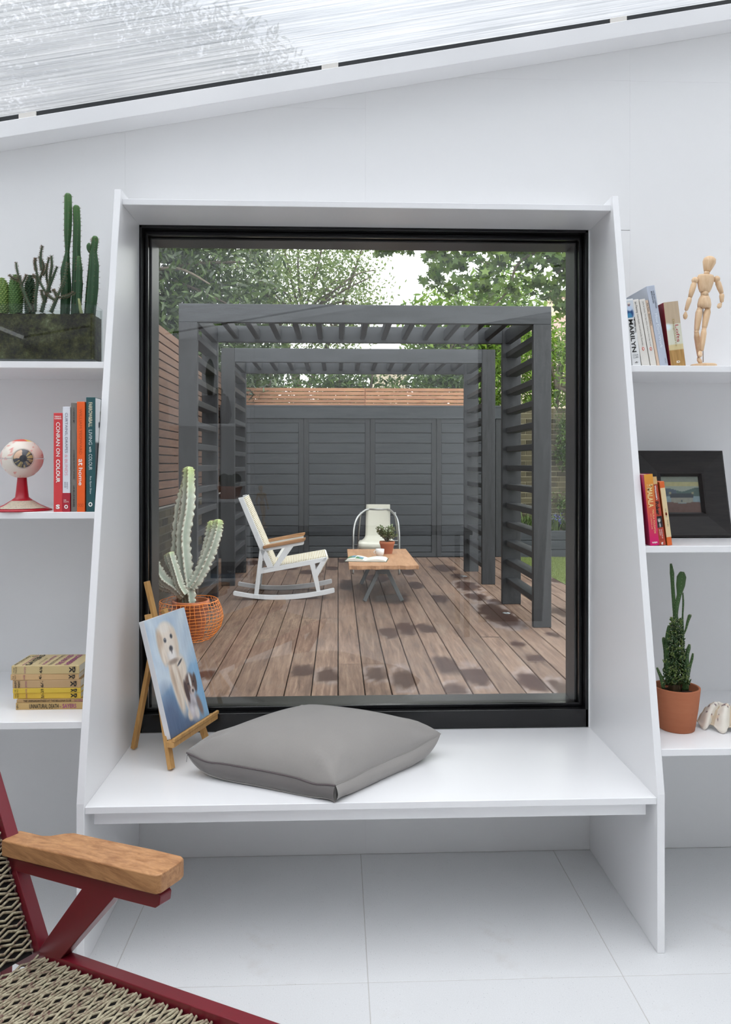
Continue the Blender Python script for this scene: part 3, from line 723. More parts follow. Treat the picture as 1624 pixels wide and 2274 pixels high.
b = MB(); P = [at(204, 562, yc)-bb+Vector((-.004, -.005, 0)), at(200, 550, yc)-bb+Vector((-.001, -.008, 0)), at(200, 541, yc)-bb+Vector((0, -.008, 0))]
P = smoothpath(P, 5); b.tube(P, lerp_list([.004, .0075, .007, .002], len(P)), 18, 5, .2, colf=green((52, 84, 52), (70, 110, 60))); b.build('offset_bud', 'cactus', r3, smooth=True)
column([(173, 640), (176, 600), (175, 572)], yc-.018, [.0075, .0105, .006], 6, 'small green cactus shoot before the second column', grp=None, seed=5, n=16).location.z += 0
column([(182, 699), (178, 685), (175, 664)], y0+.022, [.0055, .005, .0035], 6, 'tiny pale yellow-green cactus seedling behind the glass front', col=((150, 160, 110), (190, 196, 140)), L=.002, name='small_cactus', n=12, seed=6)
# knobbly green cacti at the left
def knobbly(u, v0, v1, rad, yy, label, c1=(98, 132, 60), c2=(62, 92, 46), seed=0):
    base = at(u, v0, yy); base.z = ZS; top = at(u, v1, yy).z-ZS
    r = empty('knobbly_cactus', base, 0, label, 'cactus')
    b = MB(); n = 22; cf = lambda t, e, k: lin(c2)
    path = [Vector((0, 0, top*k/n)) for k in range(n+1)]; rr = [rad*(.72+.3*math.sin(PI*min(1, k/n*1.05)))*(math.sqrt(max(0.001, 1-max(0, (k/n-.7)/.3)**2))) for k in range(n+1)]
    b.tube(path, rr, 24, colf=cf); b.build('body', 'cactus', r, smooth=True)
    b = MB(); rows = int(top/.0062); pts = []
    for k in range(rows):
        z_ = top*(k+.5)/rows; R = float(np.interp(z_, [p.z for p in path], rr))
        m_ = max(5, int(2*PI*R/.0085))
        for j in range(m_):
            a = 2*PI*(j+.5*(k % 2))/m_; d = Vector((math.cos(a), math.sin(a), .35)).normalized(); c = Vector((math.cos(a)*R*.94, math.sin(a)*R*.94, z_))
            t1 = d.cross(Vector((0, 0, 1))).normalized(); t2 = d.cross(t1)
            ring = [c+t1*.0042*math.cos(q)+t2*.0036*math.sin(q) for q in [2*PI*i/6 for i in range(6)]]
            tp = c+d*.0062
            b._add(ring+[tp], [(i, (i+1) % 6, 6) for i in range(6)], [lin(c2)]*6+[lin((168, 186, 104) if seed % 2 == 0 else c1)])
            pts.append((tp, d))
    o = b.build('tubercles', 'cactus', r, smooth=True); o['kind'] = 'stuff'
    spines(r, pts, .0022, .0004, 'spine_red', 1, seed=seed)
knobbly(4, 690, 617, .021, y0+.05, 'yellowish knobbly green cactus at the left edge of the glass planter', (150, 170, 80), (90, 120, 56), 2)
knobbly(35, 690, 610, .0195, y0+.055, 'light green knobbly cactus behind the thorny branches', (112, 146, 76), (70, 104, 54), 1)
knobbly(67, 690, 611, .0150, y0+.062, 'dark green knobbly cactus behind the middle thorny branches', (60, 92, 50), (30, 56, 34), 3)
# thorny branching succulent
def thorny(label, branches, seed):
    b0 = branches[0]; base = at(b0[0][0], b0[0][1], b0[0][2]); base.z = ZS
    r = empty('thorny_succulent', base, 0, label, 'cactus'); b = MB(); pts = []
    for br in branches:
        P = smoothpath([at(u, v, y)-base for u, v, y, _ in br], 6); R = lerp_list([q[3] for q in br], len(P))
        if P[0].z < .003: P[0].z = 0
        b.tube(P, R, 16, 4, .4, colf=lambda t, e, k: tuple(x*(.8+.5*e) for x in lin((78, 98, 76))))
        pts += ribpts(P, R, 4, 1, k0=0)
    b.build('branches', 'cactus', r, smooth=True); spines(r, pts, .0055, .0007, 'spine_red', 3, seed=seed); return r
ya, yb_ = y0+.028, y0+.05
thorny('thorny grey-green branching succulent, left clump in the glass planter', [
    [(70, 690, ya, .0048), (57, 660, ya, .0045), (47, 630, ya, .004), (43, 612, ya, .0032)],
    [(43, 622, ya, .003), (38, 600, ya, .003), (35.5, 583, ya, .0022)],
    [(44, 622, ya, .003), (30, 618, ya, .0028), (20, 611, ya, .002)],
    [(48, 632, ya, .003), (55, 620, ya, .003), (59, 610, ya, .002)]], 11)
thorny('thorny brown-green branching succulent, middle clump in the glass planter', [
    [(78, 692, ya, .005), (79, 660, ya, .005), (83, 630, ya, .0048), (80, 615, ya, .004), (72, 612, ya, .003)],
    [(83, 632, yb_, .004), (92, 610, yb_, .004), (97, 590, yb_, .004), (87, 570, yb_, .0038)],
    [(92, 600, ya, .0035), (90, 580, ya, .004), (91, 560, ya, .003), (94, 546, ya, .0022)],
    [(95, 612, ya, .003), (102, 600, ya, .003), (104, 586, ya, .002)],
    [(80, 600, ya, .003), (77, 585, ya, .003), (79, 574, ya, .002)]], 12)
thorny('thorny forked succulent of the right clump, leaning against the columns', [
    [(92, 694, ya, .0062), (100, 665, ya, .0058), (108, 640, ya, .005), (118, 615, ya, .004), (127, 592, ya, .003)],
    [(108, 640, ya, .004), (112, 610, ya, .0042), (115, 590, ya, .004), (114, 568, ya, .003)],
    [(112, 650, yb_, .003), (104, 620, yb_, .0035), (104, 595, yb_, .003), (109, 572, yb_, .0026)],
    [(110, 660, ya, .003), (96, 640, ya, .0035), (84, 615, ya, .0035), (79, 590, ya, .003), (78, 573, ya, .002)],
    [(100, 672, ya, .004), (94, 655, ya, .004), (92, 644, ya, .003)]], 13)
thorny('thorny succulent low among the column cacti', [
    [(113, 694, ya-.01, .0062), (124, 668, ya-.01, .0052), (133, 645, ya-.01, .0036), (143, 620, ya-.01, .003), (150, 584, ya-.01, .002)],
    [(124, 668, ya-.01, .004), (112, 660, ya-.01, .0035), (104, 652, ya-.01, .0025)],
    [(130, 660, ya-.01, .003), (148, 658, ya-.01, .003), (164, 650, ya-.01, .002)],
    [(127, 660, ya-.01, .0035), (122, 650, ya-.01, .003), (118, 643, ya-.01, .0022)]], 14)
# right: terracotta pot with epiphytic cactus
def terra_mat():
    m = M('terracotta'); v = m.coord('Object', (2, 2, 14)); n = m.noise(v, 5, 4); n2 = m.noise(m.coord('Object'), 12, 3)
    c = m.mix(lin((172, 104, 72)), lin((188, 120, 88)), n); c = m.mix(c, lin((160, 96, 66)), m.math('MULTIPLY', n2, .5))
    return m.done(m.pr(c, .75, m.bump(n, .15, .001), spec=.25))
MAT['terra'] = terra_mat()
def pot(loc, r0, r1, h, label, cat='plant pot', name='terracotta_pot', mat='terra', rim=0, soil=.80, grp=None, th=.006, n=40):
    o = empty(name, loc, 0, label, cat, grp); b = MB()
    pr_ = [(1e-6, 0), (r0-.002, 0), (r0, .002)]
    if rim: pr_ += [(r1-.004, h-rim), (r1-.001, h-rim+.001), (r1+.002, h-rim*.5), (r1+.001, h-.002)]
    else: pr_ += [((r0+r1)/2+.001, h*.5), (r1-.001, h-.003)]
    pr_ += [(r1-.001, h), (r1-th, h), (r1-th-.001, h-.003), (r0*.5+r1*.5-th, h*.5), (1e-6, h*.5)]
    b.lathe(pr_, n); b.build('pot_body', mat, o, smooth=True).data.polygons.foreach_set('use_smooth', [True]*(len(pr_)-1)*n+[False]*0) if 0 else b.build('pot_body', mat, o, bevel=0, smooth=True)
    rs = r0+(r1-r0)*soil-th-.0005; b = MB(); vs = []; fs = []
    b.lathe([(rs, h*soil-.01), (rs, h*soil), (rs*.7, h*soil+.002), (rs*.3, h*soil-.001), (1e-6, h*soil+.001)], n)
    for i, v in enumerate(b.v): b.v[i] = (v[0], v[1], v[2]+.0025*noise.noise(Vector(v)*90))
    b.build('soil', 'potsoil', o); return o
MAT['potsoil'] = plain('dark_potting_soil', (48, 38, 30), .9, var=.4, bump=.8, bs=90)
Zs = SR[2]; pc = onz(1503, 1629, Zs); yp = pc.y+.045
px0 = at(1503, 1629, yp).x
potR = pot((px0, yp, Zs), .0515, .0685, .128, 'round terracotta pot on the lowest right shelf', soil=.82)
ps = empty('potted_cactus', (px0, yp, Zs+.128*.82), 0, 'bushy dark green cactus with tall paddles growing in the terracotta pot', 'cactus')
def flat_stem(bm, pts, wid, thk, colf, n=10):
    """flattened stem: elliptic tube"""
    P = smoothpath(pts, 5); N = len(P); wd = lerp_list(wid, N); vs = []; cc = []
    for k in range(N):
        d = (P[min(k+1, N-1)]-P[max(k-1, 0)]).normalized(); a = d.cross(Vector((0, 1, 0))).normalized(); c = d.cross(a)
        for i in range(n):
            q = 2*PI*i/n; vs.append(P[k]+a*math.cos(q)*wd[k]+c*math.sin(q)*min(thk, wd[k]*.8)); cc.append(colf(k/(N-1), abs(math.cos(q))**4, k))
    fs = [(k*n+i, k*n+(i+1) % n, (k+1)*n+(i+1) % n, (k+1)*n+i) for k in range(N-1) for i in range(n)]+[tuple(range(n))[::-1], tuple(range((N-1)*n, N*n))]
    bm._add(vs, fs, cc); return P, wd
def cp(cx, cy, dy=0):
    p = at(1400+cx/4.737, 1220+cy/4.737, yp+dy); return p-ps.location
gr = lambda t, e, k: tuple(x*(1-.25*e) for x in lin((58, 86, 44)))
sp = []
stems = [([(485, 1400), (480, 1000), (478, 720), (460, 560), (445, 350), (440, 250), (428, 150)], [.011, .011, .0085, .006, .0058, .007, .003], .004, 0),
         ([(475, 760), (490, 600), (515, 480), (530, 380), (540, 290), (545, 235)], [.006, .007, .0075, .014, .015, .006], .004, -.004),
         ([(560, 1400), (548, 900), (552, 700), (558, 560), (553, 455)], [.008, .006, .0026, .003, .0022], .003, .006),
         ([(560, 900), (585, 840), (605, 760), (625, 700), (628, 684)], [.0025, .003, .0045, .006, .003], .003, .0),
         ([(400, 1400), (385, 1100), (400, 900), (410, 800)], [.008, .0085, .0085, .004], .005, -.012),
         ([(370, 1300), (372, 1100), (355, 960), (350, 925)], [.005, .006, .006, .003], .004, .004),
         ([(580, 1480), (590, 1250), (595, 1120), (615, 1040), (624, 998)], [.011, .010, .007, .006, .003], .005, -.012),
         ([(600, 1420), (625, 1250), (650, 1150), (660, 1092)], [.004, .0045, .0045, .0025], .003, .0),
         ([(350, 1460), (325, 1350), (300, 1290), (282, 1245)], [.0055, .0055, .0045, .003], .004, -.02),
         ([(450, 1480), (450, 1200), (450, 1000)], [.012, .012, .008], .006, .0)]
for k, (pp, wd, tk, dy) in enumerate(stems):
    b = MB(); P, wl = flat_stem(b, [cp(x, y, dy) for x, y in pp], wd, tk, gr); b.build('stem', 'cactus', ps, smooth=True)
    for i in range(1, len(P)):
        for sd in (-1, 1): sp.append((P[i]+Vector((sd*wl[i]*.95, -.001, 0)), (sd, -.4, 0)))
        if i % 2: sp.append((P[i]+Vector((0, -tk, 0)), (0, -1, 0)))
rng = random.Random(4); b = MB()
for k in range(1100):   # small new shoots clothing the lower stems
    t = rng.random()**1.25; cy = 1430-t*690; half = 150-t*95
    p = cp(480+rng.uniform(-half, half), cy, rng.uniform(-.032, .02)); d = Vector((rng.uniform(-.6, .6), rng.uniform(-1, .1), rng.uniform(.3, .9))).normalized()
    L = rng.uniform(.006, .014); q = p+d*L; r_ = rng.uniform(.0015, .0027); yl = lin((98, 118, 60) if rng.random() < .4 else (50, 76, 42))
    b.col = yl; b.tube([p, p.lerp(q, .4), p.lerp(q, .85), q], [r_*.7, r_, r_*.9, r_*.2], 5); sp.append((q, d))
tag(b.build('small_shoots', 'cactus', ps, smooth=True), kind='stuff')
spines(ps, sp, .0018, .0006, 'spine_white', 2, seed=21)
b = MB(); b.col = lin((104, 92, 72)); b.tube([cp(455, 1490), cp(455, 1380), cp(460, 1330)], [.016, .014, .010], 12); b.tube([cp(510, 1490), cp(512, 1360)], [.009, .007], 10); b.build('woody_base', 'cactus', ps, smooth=True)
# ================================================================ SHELL
Zs = SR[2]
sc_ = onz(1606, 1640, Zs)
sh = empty('clam_shell', (xat(1648, sc_.y+.05), sc_.y+.062, Zs), math.radians(-6), 'large ribbed white clam shell with purple flecks, at the right end of the lowest shelf', 'shell')
b = MB(); nr, na = 40, 150; vs = []; cc = []
for j in range(nr+1):
    s = j/nr
    for i in range(na+1):
        a = -1.25+2.5*i/na; rib = math.cos(a*12.5); R = .074*s*(1+.0*rib)
        ax = R*math.sin(a)*1.12; ay = -R*math.cos(a)*.80+.036
        hz = .062*(1-(1-s)**2*.55)*(1-s**3.0)**.75
        z_ = hz+.0085*s*rib+(.0105*s**6*(-rib))+.010*(1-s**4)
        z_ = hz+.0075*s*rib*(1 if s < .8 else 1) + .002*math.sin(s*46)*s
        lift = .007*(1+rib)*.5 if s > .97 else 0
        y_ = ay-.006*s*rib
        zz = max(.0005, z_+.011*(s**8)*(.5+.5*rib) )
        # margin: ribs reach the shelf, grooves stay up
        zz = zz*(1-s**10)+(s**10)*(.0005+.012*(.5-.5*rib))
        ang = math.radians(0); vs.append((ax-.004, y_, zz+.0))
        c = (232, 226, 214)
        nz = noise.noise(Vector((a*7, s*26, 0)))
        if nz > .36 and rib > .1 and .3 < s < .95: c = (88, 44, 74)
        elif rib < -.55: c = (206, 190, 166)
        elif noise.noise(Vector((a*3, s*9, 7))) > .3: c = (226, 208, 186)
        cc.append(lin(c))
fs = [(j*(na+1)+i, j*(na+1)+i+1, (j+1)*(na+1)+i+1, (j+1)*(na+1)+i) for j in range(nr) for i in range(na)]
b._add(vs, fs, cc); MAT['shell'] = vcol('shell_surface', .45, .4, .2, 300, .05)
b.v = [(v[0]*1.42, v[1]*1.42, v[2]*1.42) for v in b.v]; o = b.build('valve', 'shell', sh, smooth=True); so = o.modifiers.new('solid', 'SOLIDIFY'); so.thickness = .0035; so.offset = -1
# ================================================================ MANNEQUINS
MAT['beech'] = wood('beech_wood', (214, 178, 138), (232, 202, 166), 2, .45, 3, .06, rnd=.08)
def mannequin(base, fpt, label, joints, sc=1.36):
    r = empty('artist_mannequin', base, 0, label, 'mannequin')
    J = {k: fpt(*v)-Vector(base) for k, v in joints.items()}
    def limb(name, a, b_, prof, n=14, sy=1.0):
        a, b_ = Vector(a), Vector(b_); d = b_-a; L = d.length; z = d.normalized(); x = z.cross(Vector((0, 1, 0)));
        if x.length < .1: x = z.cross(Vector((1, 0, 0)))
        x.normalize(); y = z.cross(x); m = Matrix((x, y, z)).transposed().to_4x4()
        bb_ = MB(); bb_.lathe([(max(1e-6, q*sc), t*L) for t, q in prof], n, a, m, sy=sy); return bb_.build(name, 'beech', r, smooth=True)
    long = [(0, .0001), (.02, .006), (.15, .0078), (.5, .0072), (.88, .0058), (.97, .0046), (1, .0001)]
    shin = [(0, .0001), (.02, .005), (.2, .0066), (.6, .0058), (.96, .0042), (1, .0001)]
    limb('head', J['chin'], J['crown'], [(0, .0001), (.01, .0072), (.25, .0105), (.6, .0145), (.82, .0135), (.95, .008), (1, .0001)], 20)
    limb('neck', J['neck'], J['chin'], [(-.1, .0065), (1.1, .0062)])
    limb('chest', J['chestb'], J['chestt'], [(0, .0001), (.01, .0115), (.2, .0150), (.55, .0185), (.85, .0195), (.97, .0175), (1, .0001)], 20, .72)
    limb('waist', J['hipt'], J['chestb'], [(-.2, .0085), (1.2, .0085)])
    limb('hips', J['hipb'], J['hipt'], [(0, .0001), (.02, .0150), (.3, .0158), (.7, .0135), (.97, .0095), (1, .0001)], 20, .75)
    for s in ('l', 'r'):
        q = MB(); q.ball(J[s+'sh'], .0078*sc, 14); q.build('shoulder', 'beech', r, smooth=True)
        limb('upper_arm', J[s+'sh']+(J[s+'el']-J[s+'sh'])*.12, J[s+'el'], [(0, .0001), (.03, .0052), (.2, .0065), (.6, .0062), (.97, .0046), (1, .0001)])
        limb('forearm', J[s+'el'], J[s+'wr'], [(0, .0001), (.03, .0046), (.25, .0056), (.9, .0040), (1, .0001)])
        limb('hand', J[s+'wr'], J[s+'ha'], [(0, .0001), (.1, .0026), (.5, .0058), (.85, .0042), (1, .0001)], 12, .45)
        limb('thigh', J[s+'hj'], J[s+'kn'], long); limb('shin', J[s+'kn'], J[s+'an'], shin)
        q = MB(); q.ball(J[s+'kn'], .0052*sc, 12); q.ball(J[s+'hj'], .0058*sc, 12); q.build('joint_ball', 'beech', r, smooth=True)
        limb('foot', J[s+'an']+Vector((0, .004, 0)), J[s+'to'], [(0, .0001), (.08, .0042), (.5, .0064), (.9, .0052), (1, .0001)], 12, .6)
    q = MB(); q.tube([J['rod0'], J['rod1']], .0015, 8); q.build('support_rod', 'steel', r, smooth=True)
    q = MB(); q.lathe([(1e-6, 0), (.0385, 0), (.040, .002), (.040, .008), (.037, .0105), (1e-6, .0105)], 36, J['base']); q.build('base_disc', 'beech', r, smooth=False, bevel=.001, seg=1)
    return r
MAT['steel'] = plain('brushed_steel', (170, 172, 172), .35, 1.0)
Zs = SR[0]; ym = shelf_y(1, 0)+.050
f4 = lambda x, y, dy=0: at(1360+x/6.152, 540+y/6.152, ym+dy)
mb = at(1562, 809, ym); mb.z = Zs
JT = dict(crown=(1345, 180), chin=(1296, 388), neck=(1290, 432), chestt=(1282, 432), chestb=(1262, 672), hipt=(1264, 712), hipb=(1256, 888),
         lsh=(1132, 508), lel=(1064, 742), lwr=(1006, 932), lha=(995, 1045), rsh=(1428, 492), rel=(1498, 690), rwr=(1498, 815), rha=(1440, 888, -.008),
         lhj=(1192, 905), lkn=(1152, 1212), lan=(1190, 1560, .03), lto=(1205, 1640, .012), rhj=(1306, 900), rkn=(1256, 1176, -.012), ran=(1222, 1478, -.016), rto=(1196, 1540, -.045),
         rod0=(1244, 1625, .012), rod1=(1240, 860, .012), base=(1245, 1668))
man = mannequin(mb, f4, 'beech wood artist mannequin striding on a round base beside the leaning books', JT)
for c in man.children:
    if c.name.startswith('base_disc'):
        c.location.z = -min(v.co.z for v in c.data.vertices)
# ================================================================ EYE MODEL
Zs = SL[1]; ye = shelf_y(0, 1)+.075
eb = at(49, 1134, ye); eb.z = Zs
ey = empty('eye_model', eb, math.radians(24), 'anatomical eyeball model on a red flared stand', 'eye model')
MAT['redplastic'] = plain('red_plastic', (176, 26, 44), .35, bump=.05)
b = MB(); b.lathe([(1e-6, 0), (.083, 0), (.084, .003), (.074, .007), (.050, .018), (.030, .031), (.019, .040), (.0165, .060), (.0135, .092), (.0125, .108), (1e-6, .108)], 48)
b.build('stand', 'redplastic', ey, smooth=True)
MAT['eyew'] = vcol('eyeball_enamel', .35, .4, var=.03)
cz = at(49, 1018.5, ye).z-Zs; R = .0590
def half(sgn):
    b = MB(); n, mrows = 56, 20; vs = []; cc = []
    for k in range(mrows+1):
        el = sgn*(.02+(PI/2-.02)*k/mrows)
        for i in range(n):
            a = 2*PI*i/n; rr = R*(1+.018*(abs(el) > .95)+(.012 if .05 < abs(el) < .45 and abs(math.sin(a)) < .45 else 0))
            p = Vector((rr*math.cos(el)*math.cos(a), rr*math.cos(el)*math.sin(a), rr*math.sin(el)*.97)); vs.append(p+Vector((0, 0, cz)))
            c = (226, 218, 206)
            side = abs(math.cos(a))*math.cos(el)
            if side > .9: c = tuple(x*.5+y*.5 for x, y in zip(c, (224, 150, 146)))
            if sgn > 0 and el > 1.05: c = (214, 84, 70) if math.cos(a) < .5 else (226, 196, 80)
            if noise.noise(Vector((a*3, el*9, 2))) > .42: c = (222, 150, 140)
            cc.append(lin(c))
    fs = [(k*n+i, k*n+(i+1) % n, (k+1)*n+(i+1) % n, (k+1)*n+i) for k in range(mrows) for i in range(n)]
    if sgn < 0: fs = [f[::-1] for f in fs]
    b._add(vs, fs, cc); b._add([v for v in vs[:n]], [tuple(range(n))[::-1]], cc[:n]); return b.build('eyeball_half', 'eyew', ey, smooth=True)
half(1)['label'] = 'upper half of the eyeball with red and yellow patch on top'; half(-1)['label'] = 'lower half of the eyeball'
# iris disc bulging toward the viewer (a touch to the right)
fd = Vector((.03, -1, .0)).normalized(); rm = fd.to_track_quat('Z', 'Y').to_matrix().to_4x4()
b = MB(); n = 72; rows = 14; vs = []; cc = []
for k in range(rows+1):
    t = k/rows
    for i in range(n):
        a = 2*PI*i/n; r_ = .0270*t; z_ = math.sqrt(max(0, (R*1.03)**2-r_**2))-R*.0+ .0025*(1-t*t)
        p = rm @ Vector((r_*math.cos(a), r_*math.sin(a), z_)); vs.append(p+Vector((0, 0, cz)))
        st = noise.noise(Vector((math.cos(a)*5.5+3, math.sin(a)*5.5, t*.8))); w2 = noise.noise(Vector((math.cos(a)*14, math.sin(a)*14, 1)))
        pp = p.normalized(); ux = p.x; uz = p.z
        if t < .40: c = (52, 54, 60)
        elif t > .93: c = (44, 42, 44)
        else: c = (176, 160, 110) if st+w2 > .12 else (74, 76, 82)
        if ux < -.0015 and uz > .0 and t > .38 and t < .93: c = (214, 178, 150)
        cc.append(lin(c))
b._add(vs, [(k*n+i, k*n+(i+1) % n, (k+1)*n+(i+1) % n, (k+1)*n+i) for k in range(rows) for i in range(n)], cc)
MAT['iris'] = vcol('glossy_iris', .12, .6, var=.02)
b.build('iris', 'iris', ey, smooth=True)
b = MB(); m_ = rm.copy(); b.lathe([(.0268, .0545), (.0300, .0540), (.0302, .0520), (.0268, .0500)], 56, (0, 0, cz), m_); b.col = (1, 1, 1)
b.build('socket_rim', plain('socket_rim', (196, 188, 176), .4), ey, smooth=True)
b = MB()   # curved paper label on the front of the stand
vs = []; 
for i in range(31):
    a = -PI/2-1.05+2.1*i/30
    for r_, z_ in ((.0735, .0079), (.0500, .0186), (.0330, .0296)):
        vs.append((r_*math.cos(a)*1.008, r_*math.sin(a)*1.008, z_+.0006))
b._add(vs, [(i*3+j_, i*3+j_+1, (i+1)*3+j_+1, (i+1)*3+j_) for i in range(30) for j_ in range(2)])
def lab_mat():
    m = M('aged_label'); v = m.coord('Object', (60, 60, 700)); n = m.noise(v, 2.5, 3, .8); c = m.ramp(n, [(.45, lin((190, 178, 156))), (.52, lin((206, 196, 176))), (.6, lin((150, 140, 124)))])
    return m.done(m.pr(c, .7))
MAT['oldlabel'] = lab_mat(); b.build('paper_label', 'oldlabel', ey)
b = MB(); b.tube([(-R*.995, -.004, cz), (-R*1.03, -.004, cz)], .002, 8); b.tube([(R*.995, -.004, cz), (R*1.03, -.004, cz)], .002, 8); b.build('pivot_pin', 'steel', ey)
# ================================================================ EASEL, CANVAS, CUSHION
MAT['oak'] = wood('easel_beech', (184, 138, 78), (206, 160, 98), 2, .45, 3, .08, rnd=.1)
ez = empty('table_easel', (-.470, 2.372, WZ0), math.radians(70.4), 'small wooden tabletop easel holding the dog painting at the left end of the window seat', 'easel')
def lb(p, q, w, h, name, up=(0, 1, 0)):
    b = MB(); b.bar(p, q, w, h, up); return b.build(name, 'oak', ez, bevel=.0015)
def ext(p, q, w, h, name):   # leg with its foot on the seat
    return lb(p, q, w, h, name)
ext((-.108, -.002, .004), (-.045, .122, .452), .022, .014, 'leg'); ext((.108, -.002, .004), (.045, .122, .452), .022, .014, 'leg')
ext((0, .205, .004), (0, .120, .405), .020, .014, 'leg')
lb((0, .038, .10), (0, .157, .548), .020, .012, 'mast')
lb((-.062, .060, .205), (.062, .060, .205), .012, .018, 'crossbar', (0, 0, 1))
b = MB(); b.box(-.122, .152, -.018, .010, .072, .090); b.box(-.122, .152, -.022, -.012, .090, .102); b.build('ledge', 'oak', ez, bevel=.003)
cv = empty('painting_canvas', ez.location+Matrix.Rotation(math.radians(70.4), 3, 'Z') @ Vector((.012, .002, .0915)), 0, 'canvas painting of a cream dog and a small spotted puppy, propped on the easel', 'painting')
cv.rotation_euler = (math.radians(-15.2), 0, math.radians(70.4))
cw, chh = .235, .365
b = MB(); b.box(-cw/2, cw/2, 0, .018, 0, chh); MAT['canvas'] = plain('raw_canvas', (222, 222, 224), .8, bump=.3, bs=400); b.build('stretched_canvas', 'canvas', cv, bevel=.001, seg=1)
def dogs(s, t):
    n = noise.noise(Vector((s*5, t*5, 0))); n2 = noise.noise(Vector((s*26, t*8, 4))); n3 = noise.noise(Vector((s*9, t*14, 9)))
    c = (196+n*26, 214+n*20, 230+n*12)
    edge = .46+.16*(s-.5)+n3*.03
    k = min(1, max(0, (edge-t)/.04)); d_ = (140+n*40, 178+n*30, 212+n*20); c = tuple(a*(1-k)+b_*k for a, b_ in zip(c, d_))
    c = blob(c, s, t, .12, .10, .26, .26, (74, 94, 128), 0, .5); c = blob(c, s, t, .42, .03, .3, .08, (70, 96, 134), 0, .6); c = blob(c, s, t, .95, .25, .16, .3, (132, 184, 226), 0, .6)
    cr = (236+n2*14, 220+n2*16, 202+n2*18); sh_ = (206+n2*14, 180+n2*14, 154+n2*14)
    c = blob(c, s, t, .47, .50, .15, .17, cr, .25, .2); c = blob(c, s, t, .40, .36, .10, .24, cr, .15, .2); c = blob(c, s, t, .36, .42, .04, .22, sh_, .15, .4)
    c = blob(c, s, t, .56, .28, .07, .22, cr, .15, .2); c = blob(c, s, t, .60, .50, .11, .12, cr, .3, .25); c = blob(c, s, t, .52, .40, .02, .16, sh_, .2, .5)
    c = blob(c, s, t, .55, .09, .06, .05, cr, .0, .3)
    c = blob(c, s, t, .42, .83, .20, .10, cr, .0, .22); c = blob(c, s, t, .40, .89, .13, .05, (244, 234, 222), .0, .4)
    c = blob(c, s, t, .25, .74, .075, .15, sh_, .12, .25); c = blob(c, s, t, .27, .66, .07, .08, cr, .3, .4); c = blob(c, s, t, .58, .73, .07, .13, (228, 208, 186), -.12, .25)
    c = blob(c, s, t, .43, .73, .13, .10, (240, 226, 210), 0, .25); c = blob(c, s, t, .45, .64, .09, .05, (246, 240, 234), 0, .4)
    c = blob(c, s, t, .45, .585, .12, .022, (160, 138, 122), 0, .4); c = blob(c, s, t, .58, .555, .07, .011, (44, 44, 52), .3, .3)
    c = blob(c, s, t, .36, .785, .030, .020, (30, 34, 46), 0, .3); c = blob(c, s, t, .52, .800, .028, .020, (30, 34, 46), 0, .3); c = blob(c, s, t, .365, .79, .008, .006, (200, 205, 215))
    c = blob(c, s, t, .455, .700, .042, .024, (48, 46, 54), 0, .3); c = blob(c, s, t, .455, .672, .01, .02, (90, 80, 80), 0, .4)
    c = blob(c, s, t, .66, .17, .11, .14, (198+n3*60, 192+n3*60, 198+n3*60), 0, .25); c = blob(c, s, t, .82, .13, .05, .10, (128, 104, 98), .35, .3); c = blob(c, s, t, .72, .08, .05, .06, (232, 228, 228), .3, .3)
    c = blob(c, s, t, .71, .345, .12, .085, (96, 70, 62), 0, .2); c = blob(c, s, t, .59, .29, .045, .10, (62, 42, 42), .15, .2); c = blob(c, s, t, .83, .33, .042, .085, (72, 50, 46), -.25, .2)
    c = blob(c, s, t, .72, .365, .026, .07, (236, 232, 228), 0, .25); c = blob(c, s, t, .73, .275, .055, .035, (212, 196, 190), 0, .3); c = blob(c, s, t, .735, .272, .022, .014, (34, 30, 32))
    c = blob(c, s, t, .66, .345, .015, .011, (16, 18, 24)); c = blob(c, s, t, .79, .345, .015, .011, (16, 18, 24))
    return tuple(max(0, min(255, (x*.86+36)+n2*7)) for x in c)
MAT['oil'] = vcol('oil_paint', .45, .35, .4, 120, .03)
picture('painted_image', cv, 0, 0, 80, 120, dogs, lambda s, t: (-cw/2+.001+s*(cw-.002), -.0006, .001+t*(chh-.002)), 'oil')
# cushion
L_, F_, R_ = Vector((-.450, 2.225)), Vector((-.008, 2.034)), Vector((.325, 2.345))
cen = Vector((-.062, 2.295)); hs = .232
yawc = math.atan2(-.185, .435)
cu = empty('cushion', (cen.x, cen.y, WZ0), 0, 'plump grey square cushion with a zip gusset, lying on the window seat', 'cushion')
def fab(name, c, w=900, k=.35):
    m = M(name); v = m.coord('Object'); n = m.noise(v, w, 2); n2 = m.noise(v, 6, 4)
    wv = m.n('ShaderNodeTexWave'); m.l(v, wv.inputs[0]); wv.inputs['Scale'].default_value = 420
    f = m.math('ADD', m.math('MULTIPLY', n, .6), m.math('MULTIPLY', n2, .4))
    col = m.mix(tuple(x*.80 for x in lin(c)), tuple(min(1, x*1.18) for x in lin(c)), f)
    return m.done(m.pr(col, .9, m.bump(m.math('ADD', n, wv.outputs['Fac']), k, .0006), spec=.2, sheen=.3))
MAT['cloth'] = fab('grey_woven_cloth', (154, 150, 146)); MAT['gusset'] = fab('darker_grey_canvas', (110, 106, 104), 1400)
B_c = Vector((-.118, 2.552))
def outline(u, v):   # pinched, slightly skewed pillow plan; (-1,-1)=left corner, (1,-1)=front corner
    bow = .035; uu = u*(1-bow*(1-v*v)*abs(u)); vv = v*(1-bow*(1-u*u)*abs(v)); s_, t_ = (uu+1)/2, (vv+1)/2
    p = L_*(1-s_)*(1-t_)+F_*s_*(1-t_)+R_*s_*t_+B_c*(1-s_)*t_; p = p-cen
    return Vector((p.x, p.y, 0))
NN = 44
